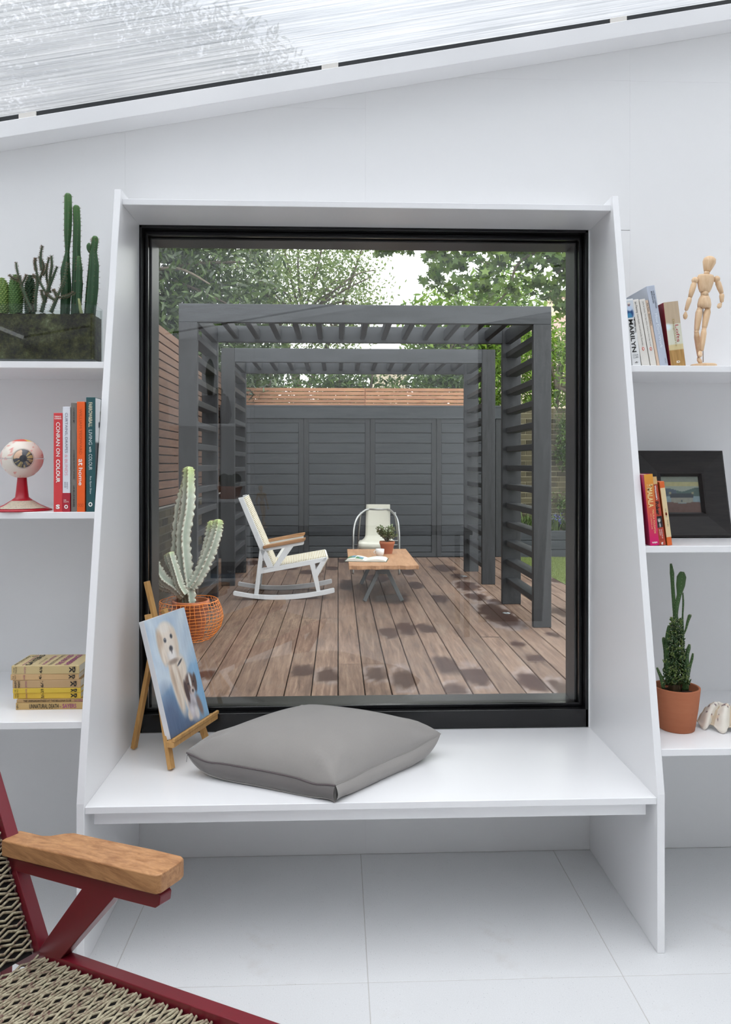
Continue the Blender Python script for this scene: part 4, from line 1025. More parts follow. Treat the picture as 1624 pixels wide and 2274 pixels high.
def dome(sgn, zc, amp, ef):
    b = MB(); vs = []
    for j in range(NN+1):
        for i in range(NN+1):
            u, v = -1+2*i/NN, -1+2*j/NN; u2, v2 = math.sin(u*PI/2), math.sin(v*PI/2)
            p = outline(u2, v2); q = ((1-abs(u2)**2.6)*(1-abs(v2)**2.6))
            z = ef(u2, v2)+sgn*amp*max(0, q)**.42
            if sgn > 0:
                z += .006*noise.noise(Vector((u*1.6, v*1.6, 5)))*q**.3
                # gathered folds near the corners
                for cx, cy in ((1, -1), (-1, -1), (1, 1), (-1, 1)):
                    d = math.hypot(u2-cx, v2-cy); an = math.atan2(v2-cy, u2-cx)
                    z += .0075*math.sin(an*9+cx*2)*math.exp(-((d-.28)/.16)**2)
            vs.append(p+Vector((0, 0, max(.001, z))))
    return b, vs
def edge_top(u, v):
    m_ = max(abs(u), abs(v)); k = min(abs(u), abs(v)); c = .050+.022*(k**3)
    # the front corner (+x,-y) sags on to the seat
    s = max(0, (u*.5+.5)*(-v*.5+.5)); return c+.004*(1-k*k)-.022*s**5
def gap(u, v):   # gusset height along the rim
    k = min(abs(u), abs(v)); w_ = max(0, (u+1)/2*(1-v)/2)**6; return .048*(1-k**7*(1-w_))
def edge_bot(u, v): return edge_top(u, v)-gap(u, v) if max(abs(u), abs(v)) > .999 else edge_top(u, v)-.04*(1-min(abs(u), abs(v))**5)
b, vs = dome(1, 0, .104, edge_top); fs = [(j*(NN+1)+i, j*(NN+1)+i+1, (j+1)*(NN+1)+i+1, (j+1)*(NN+1)+i) for j in range(NN) for i in range(NN)]
b._add(vs, fs); top = vs
b2, vs2 = dome(-1, 0, .05, edge_bot); b._add(vs2, [f[::-1] for f in fs])
def rim(j_fix=None, i_fix=None): 
    if j_fix is not None: return [j_fix*(NN+1)+i for i in range(NN+1)]
    return [j*(NN+1)+i_fix for j in range(NN+1)]
def band(idx, nrm, bm, out=.010, rows=6):
    vv = []
    for a in idx:
        for r_ in range(rows+1):
            t = r_/rows; p = top[a].lerp(vs2[a], t); g_ = (top[a]-vs2[a]).length/.04
            vv.append(p+Vector(nrm)*out*math.sin(PI*t)*g_)
    n = rows+1; bm._add(vv, [(i*n+j, i*n+j+1, (i+1)*n+j+1, (i+1)*n+j) for i in range(len(idx)-1) for j in range(rows)])
for idx, nr_ in ((rim(i_fix=NN), (.66, -.75, 0)), (rim(j_fix=NN), (.4, .9, 0)), (rim(i_fix=0), (-.7, .7, 0))): band(idx, nr_, b)
o = b.build('cover', 'cloth', cu, smooth=True); 
b = MB(); band(rim(j_fix=0), (-.38, -.92, 0), b); b.build('gusset_panel', 'gusset', cu, smooth=True)
b = MB(); b.tube([top[a]+Vector((0, -.0015, -.0015)) for a in rim(j_fix=0)], .0022, 6); b.build('zip', plain('zip_tape', (92, 82, 84), .6), cu, smooth=True)
b = MB(); b.tube([top[a]+Vector((.001, 0, -.0005)) for a in rim(i_fix=NN)], .0012, 6); b.tube([vs2[a]+Vector((0, -.001, 0)) for a in rim(j_fix=0)], .0016, 6); b.build('seam', 'cloth', cu, smooth=True)
zp = top[0]; b = MB(); b.bar(zp+Vector((.004, -.004, -.002)), zp+Vector((.002, -.009, -.026)), .004, .0015, (1, 0, 0)); b.build('zip_pull', 'steel', cu, bevel=.0005)
# ================================================================ ROCKING CHAIRS
CH = {'back': [(110,160),(147,153),(325,565),(300,622),(275,560)], 'back2': [(275,560),(325,570),(378,690),(380,706),(336,707),(300,622)],
 'rear': [(275,560),(302,560),(300,622),(290,712),(265,915),(232,912)], 'bar': [(284,750),(288,708),(420,690),(795,626),(788,655),(668,684)],
 'nose': [(780,629),(797,624),(803,634),(725,778),(710,724),(745,665)], 'front': [(664,684),(702,672),(711,724),(725,778),(748,898),(718,902)],
 'strut': [(372,704),(475,546),(541,533),(427,690)], 'arm': [(318,574),(308,553),(600,505),(614,500),(619,506),(617,520),(610,527),(475,550)],
 'tri': [(290,705),(340,700),(336,716),(288,718)]}
RUN_T = [(82,880),(160,896),(232,908),(320,915),(400,918),(480,917),(560,912),(640,904),(720,893),(790,881),(848,868),(856,874)]
RUN_B = [(858,898),(852,904),(790,918),(700,932),(640,940),(550,949),(480,952),(400,952),(320,949),(250,942),(160,928),(76,913),(72,905),(74,886)]
def dz(p): return ((p[0]-480)/834, (952-p[1])/834)
def chair_frame(par, mat, y0, y1, fmap, name='side_frame'):
    b = MB()
    for k, poly in CH.items():
        P = [fmap(*dz(p)) for p in poly]
        if sum(P[i][0]*P[(i+1) % len(P)][1]-P[(i+1) % len(P)][0]*P[i][1] for i in range(len(P))) < 0: P = P[::-1]
        b.prism(P, lambda x, z: (x, y0, z), lambda x, z: (x, y1, z))
    return b.build(name, mat, par, bevel=.002)
def runner(par, mat, y0, y1, fmap):
    b = MB(); n = len(RUN_T)
    pts = RUN_T+RUN_B; P = [fmap(*dz(p)) for p in pts]
    top = P[:n]; bot = P[n:][::-1]
    b2 = MB()
    # strip of quads between the two edges
    m_ = 24
    def samp(L, t):
        x = t*(len(L)-1); i = min(int(x), len(L)-2); f_ = x-i; return (L[i][0]*(1-f_)+L[i+1][0]*f_, L[i][1]*(1-f_)+L[i+1][1]*f_)
    vs = []
    for k in range(m_+1):
        a = samp(top, k/m_); c = samp(bot, k/m_)
        vs += [(a[0], y0, a[1]), (a[0], y1, a[1]), (c[0], y1, c[1]), (c[0], y0, c[1])]
    fs = []
    for k in range(m_):
        q = k*4
        for i in range(4): j = (i+1) % 4; fs.append((q+i, q+j, q+4+j, q+4+i))
    fs += [(0, 3, 2, 1), (m_*4, m_*4+1, m_*4+2, m_*4+3)]
    b2._add(vs, fs); return b2.build('runner', mat, par, bevel=.002)
# ---- white one on the deck
DZ = .09   # deck surface
MAT['whitemetal'] = plain('white_powder_coat', (220, 224, 230), .35, var=.02)
MAT['teak'] = wood('weathered_teak', (132, 96, 66), (172, 130, 92), 0, .6, 3, .15, rnd=.1)
wc = empty('rocking_chair', (xat(636, 6.97), 6.95, DZ), math.radians(3), 'white rocking chair with cream striped woven seat on the deck', 'rocking chair')
idm = lambda x, z: (x, z)
CWID = .54
for ya_, yb2 in ((0, .022), (CWID, CWID+.022)):
    chair_frame(wc, 'whitemetal', ya_, yb2, idm); runner(wc, 'whitemetal', ya_-.006, yb2+.006, idm)
def armwood(par, mat, y0, y1, fmap, pts=((303,554),(303,532),(345,524),(560,484),(632,473),(630,487),(616,500))):
    P = [fmap(*dz(p)) for p in pts]; b = MB(); b.prism(P, lambda x, z: (x, y0, z), lambda x, z: (x, y1, z)); return b.build('armrest', mat, par, bevel=.004)
armwood(wc, 'teak', -.022, .05, idm); armwood(wc, 'teak', CWID-.03, CWID+.045, idm)
def weave_mat(name, c1, c2, period):
    m = M(name); a = m.n('ShaderNodeAttribute', attribute_name='Col'); s = m.n('ShaderNodeSeparateColor'); m.l(a.outputs['Color'], s.inputs[0])
    w_ = m.math('FRACT', m.math('MULTIPLY', s.outputs[0], period)); k = m.ramp(w_, [(.0, (0, 0, 0)), (.52, (0, 0, 0)), (.60, (1, 1, 1)), (.92, (1, 1, 1)), (1, (0, 0, 0))])
    col = m.mix(lin(c1), lin(c2), k); w2 = m.math('SINE', m.math('MULTIPLY', s.outputs[0], period*6.283))
    return m.done(m.pr(col, .7, m.bump(w2, .5, .004)))
MAT['stripe'] = weave_mat('cream_striped_weave', (226, 226, 218), (196, 178, 138), 62)
def seat_sheet(par, mat, path, y0, y1, th, name):
    """sheet following a profile; Col.r stores the length along it"""
    P = [Vector((p[0], 0, p[1])) for p in path]; b = MB(); vs = []; cc = []; acc = 0
    for k, p in enumerate(P):
        if k: acc += (p-P[k-1]).length
        d = (P[min(k+1, len(P)-1)]-P[max(k-1, 0)]).normalized(); n_ = Vector((-d.z, 0, d.x))
        if n_.z+n_.x*.5 < 0 and False: n_ = -n_
        for y in (y0, y1):
            for sg in (0, 1): vs.append(Vector((p.x, y, p.z))+n_*(th*sg)); cc.append((acc, acc, acc))
    fs = []
    for k in range(len(P)-1):
        q = k*4; fs += [(q+1, q+5, q+7, q+3), (q, q+2, q+6, q+4), (q, q+4, q+5, q+1), (q+2, q+3, q+7, q+6)]
    fs += [(0, 1, 3, 2), (len(P)*4-4, len(P)*4-2, len(P)*4-1, len(P)*4-3)]
    b._add(vs, fs, cc); return b.build(name, mat, par)
def sub(path, n=30):
    out = []
    for i in range(len(path)-1):
        for k in range(n): t = k/n; out.append((path[i][0]*(1-t)+path[i+1][0]*t, path[i][1]*(1-t)+path[i+1][1]*t))
    return out+[path[-1]]
seat_sheet(wc, 'stripe', sub([dz(p) for p in ((150,158),(378,690))]), .020, CWID, .016, 'woven_back')
seat_sheet(wc, 'stripe', sub([dz(p) for p in ((392,692),(796,626),(800,634),(738,745))], 20), .020, CWID, .012, 'woven_seat')
b = MB()
for p in ((300,640),(690,700),(250,880),(735,880)):
    x, z = dz(p); b.bar((x, .01, z), (x, CWID+.01, z), .02, .02)
b.build('cross_rail', 'whitemetal', wc)
# ---- red one in the room
MAT['redmetal'] = plain('dark_red_powder_coat', (112, 22, 36), .35, var=.04, bump=.05, bs=300)
MAT['oiledwood'] = wood('oiled_oak_arm', (146, 100, 64), (190, 142, 98), 0, .45, 3.2, .12, rnd=.0)
rx0, ry0, ryaw = -.510, 1.454, math.radians(-38.0)
rd = Vector((math.cos(ryaw), math.sin(ryaw), 0)); rn = Vector((-math.sin(ryaw), math.cos(ryaw), 0))
def ray(u, v):
    a = (u-812)/F; return Vector((a*math.cos(TH)+math.sin(TH), math.cos(TH)-a*math.sin(TH), -(v-HV)/F))
def bpr(u, v, off=0):
    r_ = ray(u, v); o = Vector((rx0, ry0, 0))+rn*off; t = (o-Vector((0, 0, H))).dot(rn)/r_.dot(rn); p = Vector((0, 0, H))+r_*t; return ((p-o).dot(rd), p.z)
CO = [((615,525),(340,2007)),((475,548),(178,1965)),((541,534),(229,1979)),((427,690),(129,2134)),((378,695),(84,2112)),((320,572),(46.5,1931)),((795,626),(652,2322)),((147,155),(-60,1480))]
A_ = np.array([[*dz(c[0]), 1] for c in CO]); B_ = np.array([bpr(*c[1]) for c in CO]); Wt = np.array([1, 1, 1, 1, 1, 1, 1.2, .25])[:, None]
sol = np.linalg.lstsq(A_*Wt, B_*Wt, rcond=None)[0]
def rmap(x, z):
    s, q = (np.array([x, z, 1]) @ sol); k = min(1, max(0, (z-.05)/.25)); k = k*k*(3-2*k)
    return (float(s*k+(x*1.1+.0)*(1-k)), float(q*k+z*1.12*(1-k)))
rc = empty('rocking_chair', (rx0, ry0, .0), ryaw, 'dark red metal chair with wooden armrests and brown woven seat, in the room foreground', 'rocking chair')
RW = .56
for ya_, yb2 in ((0, .026), (-RW-.026, -RW)):
    chair_frame(rc, 'redmetal', ya_, yb2, rmap); runner(rc, 'redmetal', ya_-.004, yb2+.004, rmap)
# the arm board, from its measured outline
s0, z0_ = bpr(3, 1866, -.012); s1, z1_ = bpr(350, 1944, -.012)
def topz(s): return z0_+(s-s0)/(s1-s0)*(z1_-z0_)
def ontop(u, v):
    r_ = ray(u, v); O = Vector((0, 0, H)); k = (z1_-z0_)/(s1-s0)
    # z = topz(s)
    o = Vector((rx0, ry0, 0)); a = H-(z0_-k*s0)-k*(O-o).dot(rd); c = k*rd.dot(r_)-r_.z; t = a/c; p = O+r_*t
    return ((p-o).dot(rd), (p-o).dot(rn))
outl = [(3, 1866), (60, 1879), (180, 1906), (330, 1941), (345, 1944), (358, 1941), (402, 1912), (408, 1905), (403, 1900), (340, 1885), (250, 1867), (190, 1854), (165, 1849), (145, 1850), (115, 1855), (95, 1855), (70, 1849), (47, 1844), (40, 1845)]
P = [ontop(*q) for q in outl]; thk = .034
area = sum(P[i][0]*P[(i+1) % len(P)][1]-P[(i+1) % len(P)][0]*P[i][1] for i in range(len(P)))
if area < 0: P = P[::-1]
mn = min(p[1] for p in P)
def armboard(sgn, off):
    b = MB(); Q = [(p[0], off+sgn*p[1]) for p in P]
    if sgn < 0: Q = Q[::-1]
    b.prism(Q, lambda s, y: (s, y, topz(s)-thk), lambda s, y: (s, y, topz(s))); return b.build('armrest', 'oiledwood', rc, bevel=.003)
armboard(1, 0); armboard(-1, -RW)
# woven seat: real interlaced cords over a dark backing
MAT['backing'] = plain('dark_backing', (38, 34, 34), .9)
def cord_mat():
    m = M('beige_brown_cord'); v = m.coord('Object', (1, 1, 1)); n = m.noise(v, 160, 3, .7); n2 = m.noise(v, 40, 2)
    c = m.ramp(m.math('ADD', m.math('MULTIPLY', n, .6), m.math('MULTIPLY', n2, .4)), [(.36, lin((110, 78, 72))), (.45, lin((146, 134, 112))), (.6, lin((182, 174, 148)))])
    return m.done(m.pr(c, .75))
MAT['cord'] = cord_mat()
def weave(par, p0, p1, y0, y1, name, cell=.0185, rad=.0029):
    """cords across the sheet from y0 to y1, pinched in alternate pairs so diamonds stay open"""
    p0 = Vector((p0[0], 0, p0[1])); p1 = Vector((p1[0], 0, p1[1])); d = (p1-p0).normalized(); n_ = Vector((-d.z, 0, d.x)); L = (p1-p0).length
    rows = int(L/(cell*.5)); seg = int((y1-y0)/(cell*.5)); b = MB(); vs = []; fs = []; K = 5
    for r_ in range(rows):
        base = len(vs); vs_ = 0
        for k in range(seg+1):
            y = y0+(y1-y0)*k/seg; ph = ((k//1) % 4)*PI/2
            off = .36*cell*.5*(1 if r_ % 2 else -1)*math.cos(k*PI/2 + (PI if (r_//2) % 2 else 0)) + 0
            c = p0+d*((r_+.5)*cell*.5+off)+n_*(.002+.0016*math.cos(k*PI/2+(r_ % 2)*PI)); c.y = y
            for i in range(K):
                a = 2*PI*i/K; vs.append(c+d*rad*math.cos(a)+n_*rad*math.sin(a)*1.0)
        for k in range(seg):
            for i in range(K): fs.append((base+k*K+i, base+k*K+(i+1) % K, base+(k+1)*K+(i+1) % K, base+(k+1)*K+i))
    # thin warp threads
    nw = int((y1-y0)/cell)
    b._add(vs, fs); o = b.build(name, 'cord', par, smooth=True); o['kind'] = 'stuff'
    b = MB(); q0 = p0-n_*.006; q1 = p1-n_*.006
    b._add([(q0.x, y0, q0.z), (q0.x, y1, q0.z), (q1.x, y1, q1.z), (q1.x, y0, q1.z), ((q0-n_*.004).x, y0, (q0-n_*.004).z), ((q0-n_*.004).x, y1, (q0-n_*.004).z), ((q1-n_*.004).x, y1, (q1-n_*.004).z), ((q1-n_*.004).x, y0, (q1-n_*.004).z)],
           [(0, 1, 2, 3), (7, 6, 5, 4), (0, 4, 5, 1), (1, 5, 6, 2), (2, 6, 7, 3), (3, 7, 4, 0)]); b.build(name+'_backing', 'backing', par)
sb0 = rmap(*dz((392, 694))); sb1 = rmap(*dz((796, 628)))
weave(rc, (sb0[0]-.02, sb0[1]-.016), (sb1[0], sb1[1]-.016), -RW+.002, -.002, 'woven_seat')
bb0 = rmap(*dz((378, 695))); bb1 = rmap(*dz((150, 165)))
weave(rc, (bb1[0]-.014, bb1[1]), (bb0[0]-.014, bb0[1]-.012), -RW+.002, -.002, 'woven_back')
b = MB()
for p in ((300,640),(690,700)):
    x, z = rmap(*dz(p)); b.bar((x, -RW, z), (x, 0.01, z), .022, .022)
b.build('cross_rail', 'redmetal', rc)
# ================================================================ OUTSIDE : DECK, LAWN, GROUND
MAT['earth'] = plain('dark_earth', (58, 52, 44), .95, var=.3)
MAT['under'] = plain('dark_subframe', (34, 29, 26), .9)  # one even dark colour for the frame under the boards
b = MB(); b.box(-30, 40, YW+.175, 60, -.2, -.03); struct(b.build('ground', 'earth'))
DX0, DX1, DY0, DY1 = -1.62, 2.40, 2.80, 10.0
deck = struct(empty('deck', (0, 0, 0)))
b = MB(); b.box(DX0+.02, DX1-.02, DY0+.02, DY1-.02, -.03, DZ-.024); b.build('subframe', 'under', deck)
def deck_mat():
    m = M('hardwood_decking'); oi = m.n('ShaderNodeObjectInfo'); a = m.n('ShaderNodeAttribute', attribute_name='Col')
    c = m.n('ShaderNodeTexCoord'); ad = m.n('ShaderNodeVectorMath', operation='ADD'); m.l(c.outputs['Object'], ad.inputs[0])
    cx = m.n('ShaderNodeCombineXYZ'); rr = m.math('MULTIPLY', oi.outputs['Random'], 53.0); [m.l(rr, cx.inputs[i]) for i in range(3)]
    m.l(cx.outputs[0], ad.inputs[1]); mp = m.n('ShaderNodeMapping'); mp.inputs['Scale'].default_value = (14, 1.0, 14); m.l(ad.outputs[0], mp.inputs[0])
    g = m.noise(mp.outputs[0], 2.6, 7, .65, .5); f_ = m.noise(mp.outputs[0], 16, 4, .7); mp2 = m.n('ShaderNodeMapping'); mp2.inputs['Scale'].default_value = (3, 1.2, 3); m.l(ad.outputs[0], mp2.inputs[0]); big = m.noise(mp2.outputs[0], 1.4, 4, .6)
    k = m.math('ADD', m.math('MULTIPLY', g, .55), m.math('ADD', m.math('MULTIPLY', f_, .2), m.math('MULTIPLY', big, .25)))
    col = m.ramp(k, [(.36, lin((78, 60, 51))), (.50, lin((114, 92, 79))), (.66, lin((146, 125, 108)))])
    dk = m.ramp(big, [(.56, (0, 0, 0)), (.74, (1, 1, 1))]); col = m.mix(col, lin((84, 78, 74)), m.math('MULTIPLY', dk, .5))
    hs = m.n('ShaderNodeHueSaturation'); m.l(col, hs.inputs['Color']); m.l(m.math('ADD', m.math('MULTIPLY', oi.outputs['Random'], .28), .86), hs.inputs['Value'])
    s = m.n('ShaderNodeSeparateColor'); m.l(a.outputs['Color'], s.inputs[0])
    wet = s.outputs[0]; ring = s.outputs[1]
    col = m.mix(hs.outputs[0], m.mix(lin((50, 32, 30)), lin((68, 46, 42)), g), m.math('MULTIPLY', wet, .85)); col = m.mix(col, lin((150, 142, 144)), m.math('MULTIPLY', ring, .45))
    ro = m.math('SUBTRACT', .62, m.math('MULTIPLY', wet, .33))
    return m.done(m.pr(col, ro, m.bump(k, .35, .003), spec=.35))
MAT['deck'] = deck_mat()
wets = [(675,1490,30,14),(728,1500,27,17),(836,1497,27,17),(898,1508,25,26),(903,1396,23,17),(948,1396,24,12),(865,1406,26,13),(990,1478,30,24),(1060,1503,32,24),(1012,1532,26,16),(1106,1366,36,26),(1138,1384,30,16),(1195,1462,27,10),(1185,1515,32,26),
        (1250,1530,22,24),(1058,1326,22,10),(1040,1302,26,12),(1102,1338,20,8),(1248,1360,24,12),(1238,1290,18,6),(985,1262,26,9),(925,1300,22,9),(905,1270,18,8),(975,1330,24,10),(690,1270,26,6),(738,1262,18,5),(640,1262,22,5),(870,1330,40,12),(772,1300,20,14),(1020,1280,16,6),(760,1245,18,5),(1150,1430,18,7),(455,1500,26,12),(560,1250,20,6),(840,1285,30,10),(1230,1410,14,8)]
wl = []
for u, v, ru, rv in wets:
    c = onz(u, v, DZ); a = onz(u+ru, v, DZ); d1 = onz(u, v-rv, DZ); d2 = onz(u, v+rv, DZ); wl.append((c.x, (d1.y+d2.y)/2, abs(a.x-c.x), abs(d1.y-d2.y)/2, u*7 % 3 > 1.4 or v > 1490))
pitch = .1489; rng = random.Random(3)
i0 = int(math.floor(DX0/pitch))
for i in range(i0, int(DX1/pitch)+1):
    x0, x1 = max(DX0, i*pitch+.003), min(DX1, (i+1)*pitch-.003)
    if x1-x0 < .03: continue
    cuts = [DY0]; y = DY0+rng.choice((1.3, 1.9, 2.6, 3.3, .9))
    while y < DY1-.5: cuts.append(y); y += rng.choice((2.4, 3.0, 3.6))
    cuts.append(DY1)
    for k in range(len(cuts)-1):
        ya_, yb2 = cuts[k]+.0015, cuts[k+1]-.0015; n = max(2, int((yb2-ya_)/.05)); b = MB(); cx = (x0+x1)/2; tz = rng.uniform(-.0012, .0012)
        vs = []; cc = []
        xs = [x0, x0+.003, x0+(x1-x0)*.25, cx, x0+(x1-x0)*.75, x1-.003, x1]; zs_ = [-.003, 0, 0, 0, 0, 0, -.003]
        for j in range(n+1):
            y = ya_+(yb2-ya_)*j/n
            for q in range(7):
                wet = ring = 0
                nn = noise.noise(Vector((xs[q]*14, y*9, 0)))*.35
                for (wx, wy, rx_, ry_, rg) in wl:
                    if abs(y-wy) > ry_*2.2 or abs(cx-wx) > pitch*.62+max(0, rx_-pitch*.5): continue
                    d_ = math.hypot((xs[q]-wx)/(rx_*1.1), (y-wy)/ry_)+nn
                    wet = max(wet, min(1, max(0, (1.05-d_)/.30)))
                    if rg: ring = max(ring, max(0, 1-abs(d_-1.12)/.22))
                vs.append((xs[q]-cx, y-(ya_+yb2)/2, zs_[q])); cc.append((wet, ring, 0))
        fs = [(j*7+q, j*7+q+1, (j+1)*7+q+1, (j+1)*7+q) for j in range(n) for q in range(6)]
        N0 = len(vs); vs2_ = []
        b._add(vs, fs, cc); w2 = (x1-x0)/2; l2 = (yb2-ya_)/2
        # sides
        b._add([(-w2, -l2, -.003), (w2, -l2, -.003), (w2, l2, -.003), (-w2, l2, -.003), (-w2, -l2, -.022), (w2, -l2, -.022), (w2, l2, -.022), (-w2, l2, -.022)],
               [(0, 4, 5, 1), (1, 5, 6, 2), (2, 6, 7, 3), (3, 7, 4, 0)], [(0, 0, 0)]*8)
        b.c = [c if c != (1, 1, 1) else (0, 0, 0) for c in b.c]
        o = b.build('deck_board', 'deck', deck); o.location = (cx, (ya_+yb2)/2, DZ+tz)
MAT['grass'] = foliage_mat('artificial_grass', (112, 128, 74), (150, 162, 102), .7, .3, .2)
MAT['lawnbase'] = plain('lawn_base', (104, 118, 70), .95, var=.2)
b = MB(); b.box(DX1+.01, 7.5, 3.0, 10.03, -.03, DZ-.012); struct(b.build('trim_5', 'lawnbase'))
rng2 = np.random.RandomState(5); Ng = 60000
gx = rng2.uniform(DX1+.012, 3.9, Ng); gy = rng2.uniform(6.8, 10.02, Ng); an = rng2.uniform(0, PI, Ng); ln = rng2.uniform(.008, .02, Ng); lx = rng2.uniform(-.01, .01, Ng); ly = rng2.uniform(-.01, .01, Ng)
V = np.zeros((Ng, 3, 3)); V[:, 0] = np.stack([gx-.003*np.cos(an), gy-.003*np.sin(an), np.full(Ng, DZ-.013)], 1); V[:, 1] = np.stack([gx+.003*np.cos(an), gy+.003*np.sin(an), np.full(Ng, DZ-.013)], 1); V[:, 2] = np.stack([gx+lx, gy+ly, DZ-.012+ln], 1)
def rawmesh(name, V, mat, parent=None, per=3):
    me = bpy.data.meshes.new(name); n = V.shape[0]; me.vertices.add(n*per); me.vertices.foreach_set('co', V.astype(np.float32).reshape(-1))
    me.loops.add(n*per); me.loops.foreach_set('vertex_index', np.arange(n*per, dtype=np.int32)); me.polygons.add(n)
    me.polygons.foreach_set('loop_start', np.arange(0, n*per, per, dtype=np.int32)); me.polygons.foreach_set('loop_total', np.full(n, per, dtype=np.int32)); me.update(); me.validate()
    me.materials.append(MAT[mat]); o = bpy.data.objects.new(name, me); COL.objects.link(o)
    if parent: o.parent = parent
    return o
tag(rawmesh('lawn', V, 'grass'), 'bright green short artificial lawn beside the deck', 'lawn', kind='stuff')
# deck lights
MAT['lightring'] = plain('deck_light_steel', (190, 196, 200), .25, .6)
for u, v, t in ((1031, 1280, 'farther'), (1125, 1362, 'nearer')):
    p = onz(u, v, DZ); o = empty('deck_light', p, 0, f'small round recessed deck light, the {t} of the two by the right posts', 'deck light')
    b = MB(); b.lathe([(.030, .0005), (.034, .004), (.026, .005), (.024, .003), (1e-6, .003)], 24); b.build('light_ring', 'lightring', o, smooth=True)
# ================================================================ PERGOLA
MAT['slate'] = wood('slate_grey_stained_timber', (44, 47, 51), (61, 64, 69), 0, .55, 1.2, .25, rnd=.16)
MAT['slatev'] = wood('slate_grey_stained_timber_upright', (39, 41, 44), (53, 55, 59), 2, .55, 1.2, .25, rnd=.16)
MAT['slatey'] = wood('slate_grey_stained_timber_deep', (36, 38, 41), (50, 52, 56), 1, .55, 1.2, .25, rnd=.16)
def pergola(name_label, yf, yr, zt0, zb0, zt1, zb1, front_over, xl0=-1.21, xr0=1.65):
    r = empty('pergola', ((xl0+xr0)/2, yf, DZ), 0, name_label, 'pergola'); o0 = r.location
    def B(x0, x1, y0, y1, z0, z1, nm, mat, bev=.003):
        b = MB(); w_, d_, h_ = (x1-x0)/2, (y1-y0)/2, (z1-z0)/2; b.box(-w_, w_, -d_, d_, -h_, h_); o = b.build(nm, mat, r, bevel=bev, seg=1)
        o.location = Vector(((x0+x1)/2, (y0+y1)/2, (z0+z1)/2))-o0; return o
    T = .052
    xi0, xi1 = xl0+.14, xr0-.14
    ztop = zb0 if front_over else zt0
    for y, zz in ((yf, zb0 if front_over else zt0), (yr-T, zt1)):
        B(xl0, xi0, y, y+T, DZ, zz, 'post', 'slatev'); B(xi1-(.03 if y > yf else 0), xr0, y, y+T, DZ, zz, 'post', 'slatev')
    if front_over: B(xl0, xr0, yf, yf+T, zb0, zt0, 'beam', 'slate')
    else: B(xi0, xi1, yf, yf+T, zb0, zt0, 'beam', 'slate')
    B(xi0, xi1-.03, yr-T, yr, zb1, zt1, 'beam', 'slate')
    n = 13; s = .1875; c0 = -.905
    for k in range(n):
        x = c0+s*k; B(x-.024, x+.024, yf+T, yr-T, zb0+.03, zb0+.12, 'rafter', 'slatey', .008)
    for (x0, x1) in ((xi0-.052, xi0), (xi1-.0, xi1+.052)):
        B(x0, x1, yf+T, yr-T, zb0+.0, zb0+.125, 'side_rail', 'slatey')
    z = zb0-.125
    while z > DZ+.10:
        for (x0, x1) in ((xi0-.108, xi0-.006), (xi1+.006, xi1+.108)):
            B(x0, x1, yf+T, yr-T, z, z+.048, 'slat', 'slatey')
        z -= .169
    return r
YA = 5.69
pergola('nearer slate-grey timber pergola frame with slatted sides, over the front of the deck', YA, 6.70, 2.575, 2.435, 2.585, 2.44, True)
pergola('farther slate-grey timber pergola frame with slatted sides, in front of the cupboards', 7.74, 8.72, 2.555, 2.41, 2.53, 2.405, False)
# ================================================================ CUPBOARD WALL (shed)
YS = 10.03
sh_x0, sh_x1 = -1.575, 2.23
sd = empty('garden_cupboard', (.3, YS, DZ), 0, 'long slate-grey boarded garden cupboard across the end of the deck', 'cupboard'); o0 = sd.location
MAT['shedboard'] = wood('blue_grey_stained_board', (48, 52, 57), (64, 68, 73), 0, .6, 1.1, .3, rnd=.14)
def SB(x0, x1, y0, y1, z0, z1, nm, mat='slate', par=None, bev=.002):
    b = MB(); b.box(-(x1-x0)/2, (x1-x0)/2, -(y1-y0)/2, (y1-y0)/2, -(z1-z0)/2, (z1-z0)/2); o = b.build(nm, mat, par or sd, bevel=bev, seg=1)
    o.location = Vector(((x0+x1)/2, (y0+y1)/2, (z0+z1)/2))-o0; return o
zt_, zf = 2.13, 1.965
SB(sh_x0, sh_x1, YS+.03, YS+.62, -.03, zt_-.03, 'carcass', 'gasket')
SB(sh_x0, sh_x1, YS-.025, YS+.03, zf, zt_, 'fascia', 'shedboard'); SB(sh_x0, sh_x1, YS-.03, YS+.64, zt_-.012, zt_+.012, 'top_board', 'shedboard')
xd = [-1.36, -.463, .433, 1.334, 2.14]
SB(sh_x0, xd[0]-.006, YS-.005, YS+.03, DZ, zf, 'end_stile', 'slatev'); SB(xd[-1]+.004, sh_x1, YS-.005, YS+.03, DZ, zf, 'end_stile', 'slatev')
pit = .139; doors = []
for k in range(4):
    x0, x1 = xd[k]+.003, xd[k+1]-.003
    if k in (1,): x1 -= .0
    dr = empty('door', (0, 0, 0)); dr.parent = sd; doors.append(dr)
    sw = .062
    for a, c in ((x0, x0+sw), (x1-sw, x1)): SB(a, c, YS-.005, YS+.022, DZ+.01, zf-.004, 'stile', 'slatev', dr)
    SB(x0+sw, x1-sw, YS-.005, YS+.022, zf-.06, zf-.004, 'rail', 'slate', dr); SB(x0+sw, x1-sw, YS-.005, YS+.022, DZ+.01, DZ+.06, 'rail', 'slate', dr)
    z = zf-.062; q = 0
    while z > DZ+.07:
        zz = max(DZ+.062, z-pit+.005); SB(x0+sw+.002, x1-sw-.002, YS+.004, YS+.026, zz+.007, z, 'board', 'shedboard', dr, .004); z -= pit
MAT['handle'] = plain('satin_steel_handle', (214, 216, 214), .3, .4)
